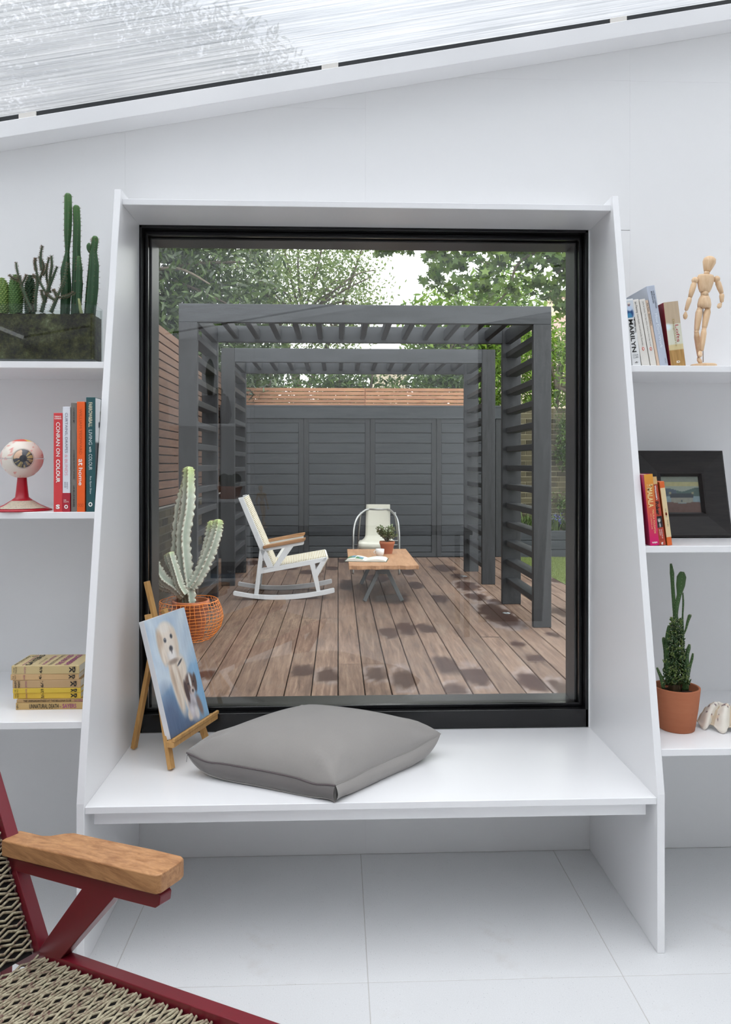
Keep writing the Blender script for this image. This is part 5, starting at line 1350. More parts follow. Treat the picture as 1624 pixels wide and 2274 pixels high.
for u, v, hgt in ((817, 963, .10), (829, 963, .10), (1103, 964, .11), (1105, 1196, .11)):
    x = xat(u, YS-.02); z = at(u, v, YS-.02).z; b = MB(); b.bar((x, YS-.02, z-hgt/2), (x, YS-.02, z+hgt/2), .008, .010); b.bar((x, YS-.024, z-hgt*.4), (x, YS, z-hgt*.4), .006, .006); b.bar((x, YS-.024, z+hgt*.4), (x, YS, z+hgt*.4), .006, .006)
    o = W(b, 'handle' if v < 1000 and u < 900 else 'hinge', 'handle', sd); o.parent = doors[1 if u < 822 else 2 if u < 900 else 3]
for u, v in ((677, 1093), (971, 1090)):
    x = xat(u, YS-.008); z = at(u, v, YS-.008).z; b = MB(); m = Matrix.Translation((x, YS-.008, z)) @ Matrix.Rotation(PI/2, 4, 'X') @ Matrix.Diagonal((.5, 1, 1, 1))
    b.lathe([(.009, -.004), (.026, -.004), (.026, .003), (.009, .003), (.009, -.004)], 20, m=m); o = W(b, 'keyhole_plate', 'handle', sd); o.parent = doors[0 if u < 800 else 3]
# ================================================================ FENCES
MAT['cedar'] = wood('cedar_slats', (146, 100, 72), (178, 132, 98), 0, .65, 1.5, .15, rnd=.22)
MAT['cedary'] = wood('cedar_slats_side', (96, 70, 56), (122, 92, 74), 1, .65, 1.5, .15, rnd=.22)
YF2 = 10.75
fe = empty('slatted_fence', (.4, YF2, 1.8), 0, 'warm cedar slatted fence above the cupboards', 'fence'); o0 = fe.location
def FB(x0, x1, y0, y1, z0, z1, nm, mat, par, bev=.002):
    b = MB(); b.box(-(x1-x0)/2, (x1-x0)/2, -(y1-y0)/2, (y1-y0)/2, -(z1-z0)/2, (z1-z0)/2); o = b.build(nm, mat, par, bevel=bev, seg=1)
    o.location = Vector(((x0+x1)/2, (y0+y1)/2, (z0+z1)/2))-par.location; return o
xm = xat(811, YF2); x_l, x_r = -1.57, xat(1058, YF2)+.02
ztf = at(800, 862, YF2).z; sp_ = 8.4*YF2/F
for k in range(9):
    z1 = ztf-k*sp_
    for a, c in ((x_l, xm-.004), (xm+.004, x_r)): FB(a, c, YF2, YF2+.02, z1-sp_+.009, z1, 'slat', 'cedar', fe)
for x in (x_l+.02, xm, x_r-.04): FB(x-.02, x+.02, YF2+.021, YF2+.06, 1.3, ztf, 'post', 'cedar', fe)
lf = empty('slatted_fence', (-1.62, 7.0, 1.0), 0, 'brown slatted fence on top of the low brick wall along the left side', 'fence')
z = 2.60
while z > .99:
    for a, c in ((2.95, 5.2), (5.205, 7.6), (7.605, 10.64)): FB(-1.618, -1.598, a, c, z-.067, z, 'slat', 'cedary', lf)
    z -= .078
for y in (3.0, 5.2, 7.6, 9.95): FB(-1.66, -1.619, y-.02, y+.02, .95, 2.6, 'post', 'cedary', lf)
b = MB(); b.box(-1.70, -1.68, 2.9, 12.6, .945, 2.55); MAT['hedgeback'] = plain('dark_neighbour_fence', (44, 40, 36), .9); tag(W(b, 'board_backing', 'hedgeback', lf))  # dark board added behind the slats to block bright sky gaps
# ================================================================ BRICK WALLS
def brick_mat(name, cs):
    m = M(name); oi = m.n('ShaderNodeObjectInfo'); v = m.coord('Object'); c = m.ramp(oi.outputs['Random'], [(i/(len(cs)-1), lin(x)) for i, x in enumerate(cs)])
    n = m.noise(v, 30, 5, .7); c = m.mix(c, lin((62, 62, 50)), m.math('MULTIPLY', n, .3)); return m.done(m.pr(c, .9, m.bump(n, .6, .004), spec=.2))
MAT['stock'] = brick_mat('yellow_stock_brick', [(66, 62, 50), (84, 78, 62), (102, 96, 76), (58, 54, 46), (92, 86, 68)])
MAT['mortar'] = plain('pale_lime_mortar', (186, 178, 152), .95, var=.12, bump=.5, bs=60)
MAT['stockdark'] = brick_mat('sooty_brick', [(62, 58, 48), (80, 74, 60), (96, 88, 70), (54, 50, 44)]); MAT['mortard'] = plain('grey_mortar', (96, 92, 82), .95, var=.12)
bm_ = MB(); bm_.box(-.5, .5, -.5, .5, -.5, .5); _t = bm_.build('brick', 'stock'); bmesh_stretch = _t.data; bpy.data.objects.remove(_t)
bw = struct(empty('wall_garden_right', (0, 0, 0)))
b = MB(); b.box(2.235, 6.5, 10.53, 10.72, -.03, 2.12); b.build('mortar_core', 'mortar', bw)
rng = random.Random(9); k = 0; z = .42
while z < 2.11:
    x = 2.36-(.08 if k % 2 else 0); i = k
    while x < 3.80:
        w_ = .205 if i % 2 else .098
        if x+w_ > 2.3: inst('brick', bmesh_stretch, bw, (x+w_/2, 10.525, z+.0325), (0, rng.uniform(-.008, .008), rng.uniform(-.01, .01)), (w_, .03+rng.uniform(0, .008), .062+rng.uniform(-.003, .003)))
        x += w_+.013; i += 1
    z += .0755; k += 1
bw2 = struct(empty('wall_garden_left', (0, 0, 0)))
b = MB(); b.box(-1.82, -1.625, 2.9, 10.0, -.03, .93); b.box(-1.82, -1.625, 10.0, 10.7, -.03, .93); b.build('mortar_core', 'mortard', bw2)
me2 = bmesh_stretch.copy(); me2.materials.clear(); me2.materials.append(MAT['stockdark'])
z = .10; k = 0
while z < .91:
    y = 4.0-(.11 if k % 2 else 0)
    while y < 9.4:
        inst('brick', me2, bw2, (-1.635, y+.1, z+.0325), (rng.uniform(-.01, .01), 0, 0), (.02+rng.uniform(0, .006), .205, .064)); y += .218
    z += .0755; k += 1
# raised sleeper bed at the right
MAT['sleeper'] = wood('black_stained_sleeper', (44, 48, 52), (64, 68, 74), 0, .7, 1, .3)
sb = empty('raised_bed', (3.2, 10.1, .05), 0, 'dark timber sleeper bed below the brick wall', 'raised bed')
for k in range(3): FB(2.26+.04*(k % 2), 5.0, 10.04, 10.14, .055+.128*k, .055+.128*k+.124, 'sleeper', 'sleeper', sb, .006)
FB(2.26, 5.0, 10.14, 10.50, .05, .40, 'soil', 'potsoil', sb)
# ================================================================ DECK FURNITURE
MAT['greymetal'] = plain('grey_painted_steel', (84, 88, 90), .5)
MAT['tabletop'] = wood('teak_table_top', (164, 122, 88), (196, 152, 116), 1, .5, 1.6, .15, rnd=.0)
tz = .435; ty0, ty1 = 6.72, 8.02; tx0, tx1 = xat(775, 6.75)-.0, xat(930, 6.75)
tb_ = empty('coffee_table', ((tx0+tx1)/2, (ty0+ty1)/2, DZ), 0, 'low teak coffee table with splayed grey metal legs on the deck', 'table'); o0 = tb_.location
b = MB(); n = 26; rng = random.Random(2)   # wavy live edge at the front
pts = [(tx0, ty1), (tx0, ty0+.02)]+[(tx0+(tx1-tx0)*i/n, ty0+.012*math.sin(i*1.1)+rng.uniform(-.006, .006)) for i in range(n+1)]+[(tx1, ty0+.02), (tx1, ty1)]
b.prism(pts, lambda x, y: (x, y, tz-.038), lambda x, y: (x, y, tz)); W(b, 'table_top', 'tabletop', tb_, bevel=.003, seg=1)
for y in (6.84, 7.80):
    for s in (-1, 1):
        b = MB(); xc = (tx0+tx1)/2-.0; b.bar((xc+s*.030, y+.05, tz-.05), (xc+s*.175, y, DZ+.002), .036, .036, (0, 1, 0)); W(b, 'leg', 'greymetal', tb_, bevel=.004)
b = MB(); b.box(xc-.05, xc+.05, 6.86, 7.86, tz-.10, tz-.040); b.box(xc-.12, xc+.12, 6.88, 6.94, tz-.06, tz-.039); b.box(xc-.12, xc+.12, 7.76, 7.82, tz-.06, tz-.039); W(b, 'under_frame', 'greymetal', tb_, bevel=.003)
# potted succulent
tp = at(860, 1227, 7.62)
pot((tp.x, 7.62, tz+.0005), .052, .078, .125, 'small terracotta pot on the coffee table', rim=.03, soil=.9, th=.006)
su = empty('succulent_plant', (tp.x, 7.62, tz+.11), 0, 'bushy little green succulent in the small pot on the coffee table', 'plant')
MAT['succ'] = foliage_mat('succulent_leaves', (104, 124, 88), (158, 170, 132), .45, .15)
MAT['twig'] = plain('brown_twigs', (96, 80, 62), .8)
rng = random.Random(6); b = MB(); bt = MB()
for i in range(46):
    a = rng.uniform(0, 2*PI); r_ = rng.uniform(.02, .115); hh_ = rng.uniform(.07, .17); tip = Vector((r_*math.cos(a), r_*math.sin(a), hh_)); bt.tube([(0, 0, 0), tip*.5+Vector((0, 0, .01)), tip], .0025, 5)
    for k in range(12):
        c = tip*rng.uniform(.55, 1.05); d = Vector((rng.uniform(-1, 1), rng.uniform(-1, 1), rng.uniform(-.2, 1.2))).normalized(); s = d.cross(Vector((.2, .1, 1))).normalized(); L = rng.uniform(.020, .036)
        b._add([c, c+d*L*.6+s*.011, c+d*L, c+d*L*.6-s*.011, c+d*L*.5+d.cross(s)*.004], [(0, 1, 4), (1, 2, 4), (2, 3, 4), (3, 0, 4), (0, 3, 2, 1)])
tag(b.build('leaves', 'succ', su), kind='stuff'); bt.build('stems', 'twig', su)
# cup
MAT['china'] = plain('white_china', (226, 228, 230), .15, var=.01)
cpz = at(844, 1228, 7.42)
cu2 = empty('coffee_cup', (cpz.x, 7.42, tz+.0005), 0, 'white china cup between the open book and the little plant', 'cup')
b = MB(); b.lathe([(1e-6, 0), (.026, 0), (.034, .006), (.042, .03), (.045, .068), (.042, .068), (.039, .03), (.028, .008), (1e-6, .006)], 28); b.build('bowl', 'china', cu2, smooth=True)
b = MB(); b.tube([Vector((-.042-.018*math.sin(PI*t/8), 0, .055-.036*t/8)) for t in range(9)], .004, 8); b.build('cup_handle', 'china', cu2, smooth=True)
# open book
ob = empty('open_book', (xat(815, 7.08), 7.10, tz+.0005), math.radians(-8), 'open picture book lying on the coffee table', 'book')
b = MB(); b.box(-.20, .20, -.13, .13, 0, .003); b.build('cover', plain('dark_green_cover', (60, 82, 66), .5), ob)
MAT['whitepage'] = plain('white_pages', (222, 224, 220), .6, var=.02)
for sgn in (-1, 1):
    b = MB(); n = 14; vs = []
    for i in range(n+1):
        x = sgn*.192*i/n; z = .004+.034*math.sin(min(1, i/n*1.25)*PI*.5)*(1-i/n)**.35*(1 if sgn < 0 else .8)+.004*(1-i/n)
        vs += [(x, -.125, z), (x, .125, z), (x, -.125, .0032), (x, .125, .0032)]
    fs = []
    for i in range(n): q = i*4; fs += [(q, q+4, q+5, q+1), (q, q+2, q+6, q+4), (q+1, q+5, q+7, q+3)]
    fs.append((n*4, n*4+2, n*4+3, n*4+1)); b._add(vs, fs); b.build('page_block', 'whitepage', ob, smooth=False)
def pg(s, t):
    c = (96, 140, 120); c = blob(c, s, t, .3, .3, .3, .3, (70, 130, 80)); c = blob(c, s, t, .7, .7, .3, .3, (110, 150, 190)); return c
def zpg(x): i_ = abs(x)/.192; return .004+.034*math.sin(min(1, i_*1.25)*PI*.5)*(1-i_)**.35+.004*(1-i_)+.0012
picture('page_photo', ob, 0, 0, 14, 10, pg, lambda s, t: (-.183+s*.075, -.05+t*.16, zpg(-.183+s*.075)), 'print')
picture('page_photo', ob, 0, 0, 14, 10, pg, lambda s, t: (-.100+s*.07, -.10+t*.14, zpg(-.100+s*.07)), 'print')
# cafe chair with tube frame
MAT['cream'] = plain('cream_moulded_seat', (214, 214, 202), .4, var=.02)
cc_ = empty('cafe_chair', (xat(838, 8.75), 8.75, DZ), math.radians(-6), 'cream shell garden chair with round steel tube arms, behind the coffee table', 'chair')
hw = .265
b = MB()
for s in (-1, 1):
    P = smoothpath([(s*hw, -.26, 0), (s*hw, -.25, .30), (s*(hw-.004), -.22, .50), (s*(hw-.03), -.08, .625), (s*(hw-.10), .12, .70), (s*.11, .20, .715)], 8); b.tube(P, .0125, 10)
    P = smoothpath([(s*(hw-.01), .24, 0), (s*(hw-.03), .19, .40), (s*(hw-.06), .13, .685)], 6); b.tube(P, .0115, 10)
b.tube([(-.12, .20, .715), (.12, .20, .715)], .0125, 10); b.tube([(-hw, -.24, .335), (hw, -.24, .335)], .009, 8); b.tube([(-hw+.02, .19, .34), (hw-.02, .19, .34)], .009, 8)
b.build('tube_frame', 'steel', cc_, smooth=True)
b = MB(); prof = smoothpath([(0, -.27, .300), (0, -.285, .335), (0, -.25, .365), (0, -.05, .360), (0, .08, .352), (0, .135, .40), (0, .165, .55), (0, .20, .745), (0, .205, .775)], 6); vs = []
for k, p in enumerate(prof):
    w_ = .20 if k < 26 else .145+.0*k
    w_ = float(np.interp(k, [0, 22, 30, len(prof)-1], [.20, .20, .150, .140])); t_ = prof[min(k+1, len(prof)-1)]-prof[max(k-1, 0)]; nn = Vector((0, -t_.z, t_.y)).normalized()*.008
    for i in range(9):
        x = -w_+2*w_*i/8; dip = -.010*(1-(x/w_)**2)
        vs.append((x, p.y+nn.y+(dip if k > 28 else 0)*-1, p.z+nn.z+(dip if k <= 28 else 0)))
fs = [(k*9+i, k*9+i+1, (k+1)*9+i+1, (k+1)*9+i) for k in range(len(prof)-1) for i in range(8)]
b._add(vs, fs); o = b.build('seat_shell', 'cream', cc_, smooth=True); so = o.modifiers.new('solid', 'SOLIDIFY'); so.thickness = .014
# ================================================================ BIG CACTUS IN WIRE BASKET
yb5 = 5.43; bxc = xat(420, yb5)
MAT['orange'] = plain('orange_wire', (232, 138, 56), .45, var=.05)
bk = empty('wire_basket', (bxc, yb5, DZ), 0, 'round orange wire basket around the big cactus pot', 'basket')
def brad(t): return float(np.interp(t, [0, .10, .3, .55, .8, 1], [.150, .185, .228, .245, .232, .205]))
BH = .275; b = MB()
for i in range(13):
    t = i/12; n = 72; P = [Vector((brad(t)*math.cos(2*PI*k/n), brad(t)*math.sin(2*PI*k/n), .003+t*BH+.006*noise.noise(Vector((k*.25, i*3.1, 0))))) for k in range(n+1)]; b.tube(P, .0018 if i not in (0, 12) else .0035, 5, cap=False)
b.build('horizontal_wires', 'orange', bk, smooth=True); b = MB()
for k in range(42):
    a0 = 2*PI*k/42
    P = []
    for i in range(14):
        t = i/13; a = a0+.05*noise.noise(Vector((k*1.7, t*4, 2))); P.append((brad(t)*math.cos(a), brad(t)*math.sin(a), .003+t*BH))
    b.tube(P, .0016, 4)
b.build('vertical_wires', 'orange', bk, smooth=True)
b = MB()
for r_ in (.05, .10): b.tube([Vector((r_*math.cos(2*PI*k/24), r_*math.sin(2*PI*k/24), .004)) for k in range(25)], .0016, 4, cap=False)
for k in range(12): a = 2*PI*k/12; b.tube([(0, 0, .004), (.15*math.cos(a), .15*math.sin(a), .004)], .0016, 4)
b.build('base_wires', 'orange', bk, smooth=True)
ph = at(430, 1346, yb5-.15).z-DZ
pot((bxc+.012, yb5+.0, DZ+.007), .092, .132, .272, 'large terracotta pot inside the orange wire basket', rim=.035, soil=.88, th=.014)
cpz = DZ+.007+.272*.88
bc = empty('candelabra_cactus', (bxc+.012, yb5, cpz), 0, 'tall pale grey-green branching candelabra cactus on the deck', 'cactus')
MAT['palecactus'] = vcol('pale_waxy_cactus', .6, .3, .3, 60, .12, nsc=14)
def arm(pts, rads, ys, tipc=(170, 188, 130), ribs=4, ph0=0, seed=0):
    P = [at(u, v, yb5+y)-bc.location for (u, v), y in zip(pts, ys)]
    if P[0].z < .03: P[0].z = -.012
    P = smoothpath(P, 16); R = lerp_list(rads, len(P)); R = [r_*math.sqrt(max(.04, 1-max(0, (k_-(len(R)-9))/8.)**2)) for k_, r_ in enumerate(R)]
    rng = random.Random(seed); wv_ = [[.11*math.sin(k*1.3+j*2+rng.random()*2.2)+rng.uniform(-.08, .08) for j in range(ribs)] for k in range(len(P))]
    b0, e0, t0 = lin((156, 168, 156)), lin((206, 210, 198)), lin(tipc); br = lin((112, 88, 66))
    def cf(t, e, k):
        w_ = min(1, max(0, (t-.72)/.2)) if tipc else 0
        c = tuple(b0[i]*(1-e)+e0[i]*e for i in range(3)); c = tuple(c[i]*(1-w_)+t0[i]*w_ for i in range(3))
        return br if e > .97 and k % 3 == 0 else c
    b = MB(); b.tube(P, R, ribs*8, ribs, .62, wave=lambda k, a: wv_[k][int(round((ribs*a)/(2*PI))) % ribs], colf=cf, twist=.0)
    b.build('branch', 'palecactus', bc, smooth=True)
    return ribpts(P, [r_*1.02 for r_ in R], ribs, 2)
SPp = []
SPp += arm([(423, 1344), (419, 1310), (411, 1253), (407, 1190), (416, 1127), (419, 1063), (418.5, 1036)], [.034, .050, .054, .056, .052, .046, .040], [0]*7, seed=1)
SPp += arm([(408, 1344), (400, 1300), (394, 1250), (396, 1190), (401, 1127), (410, 1085), (413, 1065)], [.034, .046, .048, .050, .044, .034, .024], [.05]*7, (172, 190, 130), seed=2)
SPp += arm([(423, 1306), (438, 1285), (457, 1247), (474, 1203), (483, 1170), (485, 1153)], [.036, .046, .048, .046, .040, .034], [-.02]*6, seed=3)
SPp += arm([(438, 1288), (450, 1250), (463, 1212), (468, 1180), (471, 1156)], [.026, .036, .042, .038, .032], [.05]*5, seed=4)
SPp += arm([(408, 1326), (388, 1304), (362, 1285), (343, 1250), (336, 1222)], [.034, .044, .044, .038, .028], [-.02]*5, (172, 190, 150), seed=5)
SPp += arm([(412, 1320), (400, 1300), (390, 1268), (380, 1235), (377, 1226)], [.030, .036, .034, .030, .026], [-.05]*5, (172, 190, 150), seed=6)
SPp += arm([(402, 1315), (382, 1308), (360, 1302), (344, 1285)], [.028, .032, .030, .024], [.07]*4, (160, 176, 146), seed=7)
SPp += arm([(400, 1300), (386, 1270), (374, 1245), (370, 1230)], [.026, .028, .028, .022], [.10]*4, (160, 176, 146), seed=8)
spines(bc, SPp, .007, .0011, 'spine', 2, seed=31)
# ================================================================ PLANTS IN THE BED, CLIMBER
MAT['strap'] = foliage_mat('strap_leaves', (70, 96, 50), (122, 142, 84), .5, .3); MAT['blue'] = foliage_mat('blue_petals', (96, 100, 176), (136, 140, 210), .6, .3)
for k, (u, seed, lb_) in enumerate(((1168, 1, 'clump of strap-leaved green plants in the sleeper bed, seen between the pergola slats'), (1222, 2, 'clump of strap-leaved plants with a blue flower head in the sleeper bed'), (1270, 3, 'green leafy clump at the right end of the sleeper bed'))):
    p = Vector((xat(u, 10.3), 10.32, .42)); r = empty('strap_leaf_plant', p, 0, lb_, 'plant'); rng = random.Random(seed); b = MB()
    for i in range(60):
        a = rng.uniform(0, 2*PI); L = rng.uniform(.22, .42); w_ = rng.uniform(.007, .014); d = Vector((math.cos(a), math.sin(a)*.5, 0)); s = Vector((-d.y, d.x, 0)).normalized(); pv = None
        o_ = Vector((rng.uniform(-.12, .12), rng.uniform(-.05, .05), 0)); bend = rng.uniform(.4, 1.1)
        for q in range(6):
            t = q/5; c = o_+d*L*t*bend*.8+Vector((0, 0, L*(t*1.0-.55*bend*t*t))); wq = w_*(1-t**3)+.001
            cur = (c-s*wq, c+s*wq)
            if pv: b.quad(pv[0], pv[1], cur[1], cur[0])
            pv = cur
    tag(b.build('leaves', 'strap', r), kind='stuff')
    if k == 1:
        fp = at(1240, 1152, 10.25)-p; b = MB(); b.tube([(fp.x*.6, 0, 0), (fp.x*.9, 0, fp.z*.6), fp], .003, 5); b.build('flower_stalk', 'strap', r); b = MB()
        for i in range(90):
            c = fp+Vector((rng.gauss(0, .035), rng.gauss(0, .03), rng.gauss(0, .04))); q = Vector((rng.uniform(-1, 1), rng.uniform(-1, 1), rng.uniform(-1, 1))).normalized(); s = q.cross(Vector((0, 0, 1))).normalized(); b.quad(c-q*.014, c+s*.007, c+q*.014, c-s*.007)
        tag(b.build('flower_head', 'blue', r), kind='stuff')
def lobed():
    out = []
    for i in range(10): a = PI/2+2*PI*i/10; r_ = 1 if i % 2 == 0 else .48; out.append((r_*math.cos(a), r_*math.sin(a)))
    return np.array(out)
RHOMB = np.array([(0, -1), (.42, 0), (0, 1), (-.42, 0)]); LONG = np.array([(0, -1), (.26, -.2), (.22, .45), (0, 1), (-.22, .45), (-.26, -.2)]); LOBE = lobed()
def leaves(name, blobs, size, mat, parent, shape=RHOMB, seed=0, shell=.5, up=.3, clump=0):
    rng = np.random.RandomState(seed); Cs = []
    for (c, r, n) in blobs:
        d = rng.normal(size=(n, 3)); d /= np.linalg.norm(d, axis=1)[:, None]; rad = (shell+(1-shell)*rng.rand(n))[:, None]
        if clump:
            m_ = max(1, n//clump); cc = rng.normal(size=(m_, 3)); cc /= np.linalg.norm(cc, axis=1)[:, None]; cc *= (shell+(1-shell)*rng.rand(m_))[:, None]
            p = cc[rng.randint(0, m_, n)]+rng.normal(scale=.12, size=(n, 3))
        else: p = d*rad
        Cs.append(np.array(c)+p*np.array(r))
    C_ = np.concatenate(Cs); n = len(C_); nrm = rng.normal(size=(n, 3))+np.array([0, -.3, up*2]); nrm /= np.linalg.norm(nrm, axis=1)[:, None]
    t = rng.normal(size=(n, 3)); t -= nrm*(t*nrm).sum(1)[:, None]; t /= np.linalg.norm(t, axis=1)[:, None]; bt = np.cross(nrm, t)
    s = (size*(.65+.7*rng.rand(n)))[:, None]*.5
    V = np.stack([C_+t*s*q[0]+bt*s*q[1] for q in shape], 1)
    o = rawmesh(name, V, mat, parent, len(shape)); o['kind'] = 'stuff'; return o
def limbs(name, parent, paths, mat='bark'):
    b = MB()
    for P, r0, r1 in paths: Q = smoothpath(P, 5); b.tube(Q, lerp_list([r0, r1], len(Q)), 7)
    return b.build(name, mat, parent, smooth=True)
def bark():
    m = M('grey_bark'); v = m.coord('Object', (6, 6, 1.5)); n = m.noise(v, 3, 5, .7); return m.done(m.pr(m.mix(lin((62, 54, 46)), lin((116, 106, 92)), n), .9, m.bump(n, .6, .01)))
MAT['bark'] = bark()
def tree(label, base, blobs, size, mat, paths, name='tree', **k):
    r = empty(name, base, 0, label, 'tree' if name == 'tree' else 'shrub'); bv = Vector(base)
    leaves('foliage', [(tuple(Vector(c)-bv), rr, n) for c, rr, n in blobs], size, mat, r, **k)
    if paths: limbs('trunk_and_branches', r, [([Vector(p)-bv for p in P], a, c) for P, a, c in paths])
    return r
MAT['laurel'] = foliage_mat('glossy_dark_leaves', (38, 58, 28), (86, 108, 56), .25, .22, .6)
MAT['lightleaf'] = foliage_mat('light_green_leaves', (88, 112, 58), (140, 158, 92), .5, .35)
MAT['fresh'] = foliage_mat('fresh_green_leaves', (74, 110, 36), (138, 168, 66), .4, .4)
MAT['maple'] = foliage_mat('maple_leaves', (58, 86, 34), (106, 130, 56), .45, .4)
MAT['dark'] = foliage_mat('deep_green_leaves', (40, 66, 28), (98, 128, 54), .3, .3, .5)
def rb(c, r, n, seed, L=1.0):
    rng = random.Random(seed); out = []
    for i in range(n):
        d = Vector((rng.gauss(0, 1), rng.gauss(0, .6), rng.gauss(0, .8))).normalized(); s = Vector(c)+Vector((d.x*r[0]*.15, 0, -.2)); e = Vector(c)+Vector((d.x*r[0]*L, d.y*r[1]*L, d.z*r[2]*L)); m_ = s.lerp(e, .5)+Vector((rng.uniform(-.2, .2), rng.uniform(-.2, .2), rng.uniform(.0, .3))); out.append(([s, m_, e], .030, .008))
    return out
tree('dense dark evergreen tree with glossy leaves, behind the left fence', (-3.4, 10.6, -.03),
     [((-3.0, 10.2, 3.9), (2.3, 1.2, 1.9), 24000), ((-4.2, 10.8, 6.4), (2.6, 1.2, 2.2), 17000), ((-2.2, 10.6, 6.2), (2.1, 1.1, 1.7), 13000), ((-4.9, 8.2, 4.6), (1.6, 2.2, 2.2), 6000), ((-1.9, 10.9, 3.0), (1.2, .8, 1.2), 4500)], .13, 'laurel',
     [([(-3.4, 10.6, 0), (-3.3, 10.6, 2.0), (-3.0, 10.4, 4.2), (-2.9, 10.5, 6.4)], .17, .05), ([(-3.2, 10.5, 3.0), (-2.3, 10.0, 3.9), (-1.3, 9.8, 4.0)], .06, .015), ([(-3.2, 10.4, 3.2), (-4.0, 9.4, 4.6), (-4.6, 8.6, 5.0)], .08, .02)]+rb((-2.8, 9.6, 4.0), (1.9, 1.0, 1.5), 16, 3), shape=LONG, seed=1, shell=.35)
tree('loose pale green tree behind the middle of the garden, bright sky between its branches', (-.6, 14.6, -.03),
     [((-1.3, 14.2, 4.7), (1.5, 1.2, 1.9), 9500), ((.05, 14.6, 4.5), (1.05, .9, 1.5), 5200), ((-.3, 14.8, 6.3), (1.3, 1.0, 1.2), 3500), ((-2.6, 14.6, 5.6), (1.4, 1.0, 1.6), 3800)], .085, 'lightleaf',
     [([(-.6, 14.6, 0), (-.7, 14.6, 2.4), (-1.2, 14.3, 4.2), (-1.9, 14.1, 6.0)], .13, .03), ([(-.7, 14.5, 2.6), (-.1, 14.4, 3.9), (.5, 14.3, 5.6)], .06, .015)]+rb((-.7, 14.3, 4.5), (1.6, .9, 1.6), 22, 5), seed=2, shell=.25, clump=26)
tree('bright green broad-leaved shrub tree rising behind the pergola beam at the right', (1.9, 12.4, -.03),
     [((1.75, 12.2, 3.55), (.85, .6, .75), 2600), ((2.75, 12.3, 3.75), (.95, .6, 1.0), 3300), ((2.2, 12.5, 3.1), (1.2, .6, .8), 2200)], .13, 'fresh',
     [([(1.9, 12.4, 0), (2.0, 12.4, 2.2), (1.7, 12.3, 3.6)], .07, .02), ([(2.0, 12.4, 1.8), (2.6, 12.3, 3.0), (2.9, 12.2, 4.2)], .05, .015)]+rb((2.2, 12.2, 3.4), (.9, .5, .8), 8, 7), shape=LONG, seed=3, shell=.3)
ym_ = 7.9
mp_ = [((u, v), n, sx) for u, v, n, sx in ((962, 558, 60, .13), (990, 575, 60, .12), (968, 612, 70, .14), (1010, 640, 60, .16), (1046, 556, 60, .13), (1085, 600, 80, .18), (1075, 640, 90, .20), (1112, 575, 60, .13), (1150, 556, 70, .12), (1178, 590, 70, .14), (1205, 560, 70, .13), (1240, 575, 80, .14), (1258, 610, 70, .14), (1195, 630, 60, .13), (1232, 650, 70, .13), (1262, 550, 80, .16), (870, 550, 30, .10), (915, 548, 24, .08), (842, 553, 26, .08), (1030, 590, 40, .10), (1140, 640, 60, .15), (1000, 535, 120, .22), (1120, 530, 140, .25), (1230, 525, 150, .25), (890, 525, 90, .2), (1290, 600, 120, .25), (1270, 680, 60, .15))]
tree('maple tree with lobed leaves hanging down over the right of the pergola', (4.6, 8.6, -.03), [(tuple(at(u, v, ym_)), (sx*1.25, .30, sx), n) for (u, v), n, sx in mp_]+[((3.4, 8.2, 4.6), (1.8, .9, .8), 1800)], .105, 'maple',
     [([(4.6, 8.6, 0), (4.5, 8.5, 2.6), (4.0, 8.2, 4.0), (3.0, 8.0, 4.5)], .13, .05)]+[([tuple(at(u, v, ym_)) for u, v in pp], a, c) for pp, a, c in (([(1300, 520), (1190, 560), (1147, 592), (1132, 640), (1096, 680)], .022, .009), ([(1320, 520), (1262, 580), (1236, 610)], .016, .006), ([(1300, 500), (1130, 540), (1000, 556), (900, 540)], .02, .005), ([(1147, 592), (1080, 585), (1040, 570)], .008, .004), ([(1330, 600), (1262, 582), (1200, 575)], .012, .005))], shape=LOBE, seed=4, shell=0)
tree('bright green hedge shrub above the brick wall at the right', (3.3, 11.5, -.03), [((3.55, 11.5, 2.85), (1.05, .55, .85), 5200), ((2.6, 11.6, 2.5), (.6, .45, .8), 2400), ((4.6, 11.6, 3.3), (1.0, .6, 1.4), 3000)], .095, 'fresh',
     [([(3.3, 11.5, 0), (3.35, 11.5, 1.6), (3.5, 11.4, 3.0)], .05, .015)]+rb((3.3, 11.2, 2.7), (.9, .4, .7), 8, 8), name='hedge_shrub', shape=LONG, seed=5, shell=.3)
for k, (x, y, zc_, rx_, rz_, n, lb_) in enumerate(((-1.55, 12.2, 2.4, 1.0, 1.15, 7600, 'dark glossy shrub behind the left end of the cedar fence'), (.1, 12.7, 2.35, 1.05, .95, 6400, 'dark green shrub behind the middle of the cedar fence'), (1.7, 12.1, 2.4, .95, .95, 6400, 'green leafy shrub behind the right end of the cedar fence'))):
    tree(lb_, (x, y, -.03), [((x, y, zc_), (rx_, .6, rz_), n)], .11, 'dark', [([(x, y, 0), (x+.05, y, 1.5), (x-.1, y-.1, 3.0)], .06, .015), ([(x, y, 1.2), (x+.4, y-.2, 2.4), (x+.5, y-.3, 3.1)], .04, .012)], name='shrub', shape=LONG, seed=20+k, shell=.3)
p0 = at(1256, 1000, 10.32)
tree('dark fine-leaved climbing bush against the brick wall, right of the pergola post', (p0.x+.03, 10.40, .40), [((p0.x+.06, 10.38, p0.z), (.23, .10, .34), 2300), ((p0.x+.02, 10.42, p0.z+.35), (.16, .06, .3), 500), ((p0.x, 10.4, .8), (.25, .08, .2), 300)], .035, 'dark', [([(p0.x+.03, 10.44, .38), (p0.x+.06, 10.46, .9), (p0.x+.04, 10.46, 1.6)], .012, .006)], name='climbing_bush', seed=31, shell=.1)
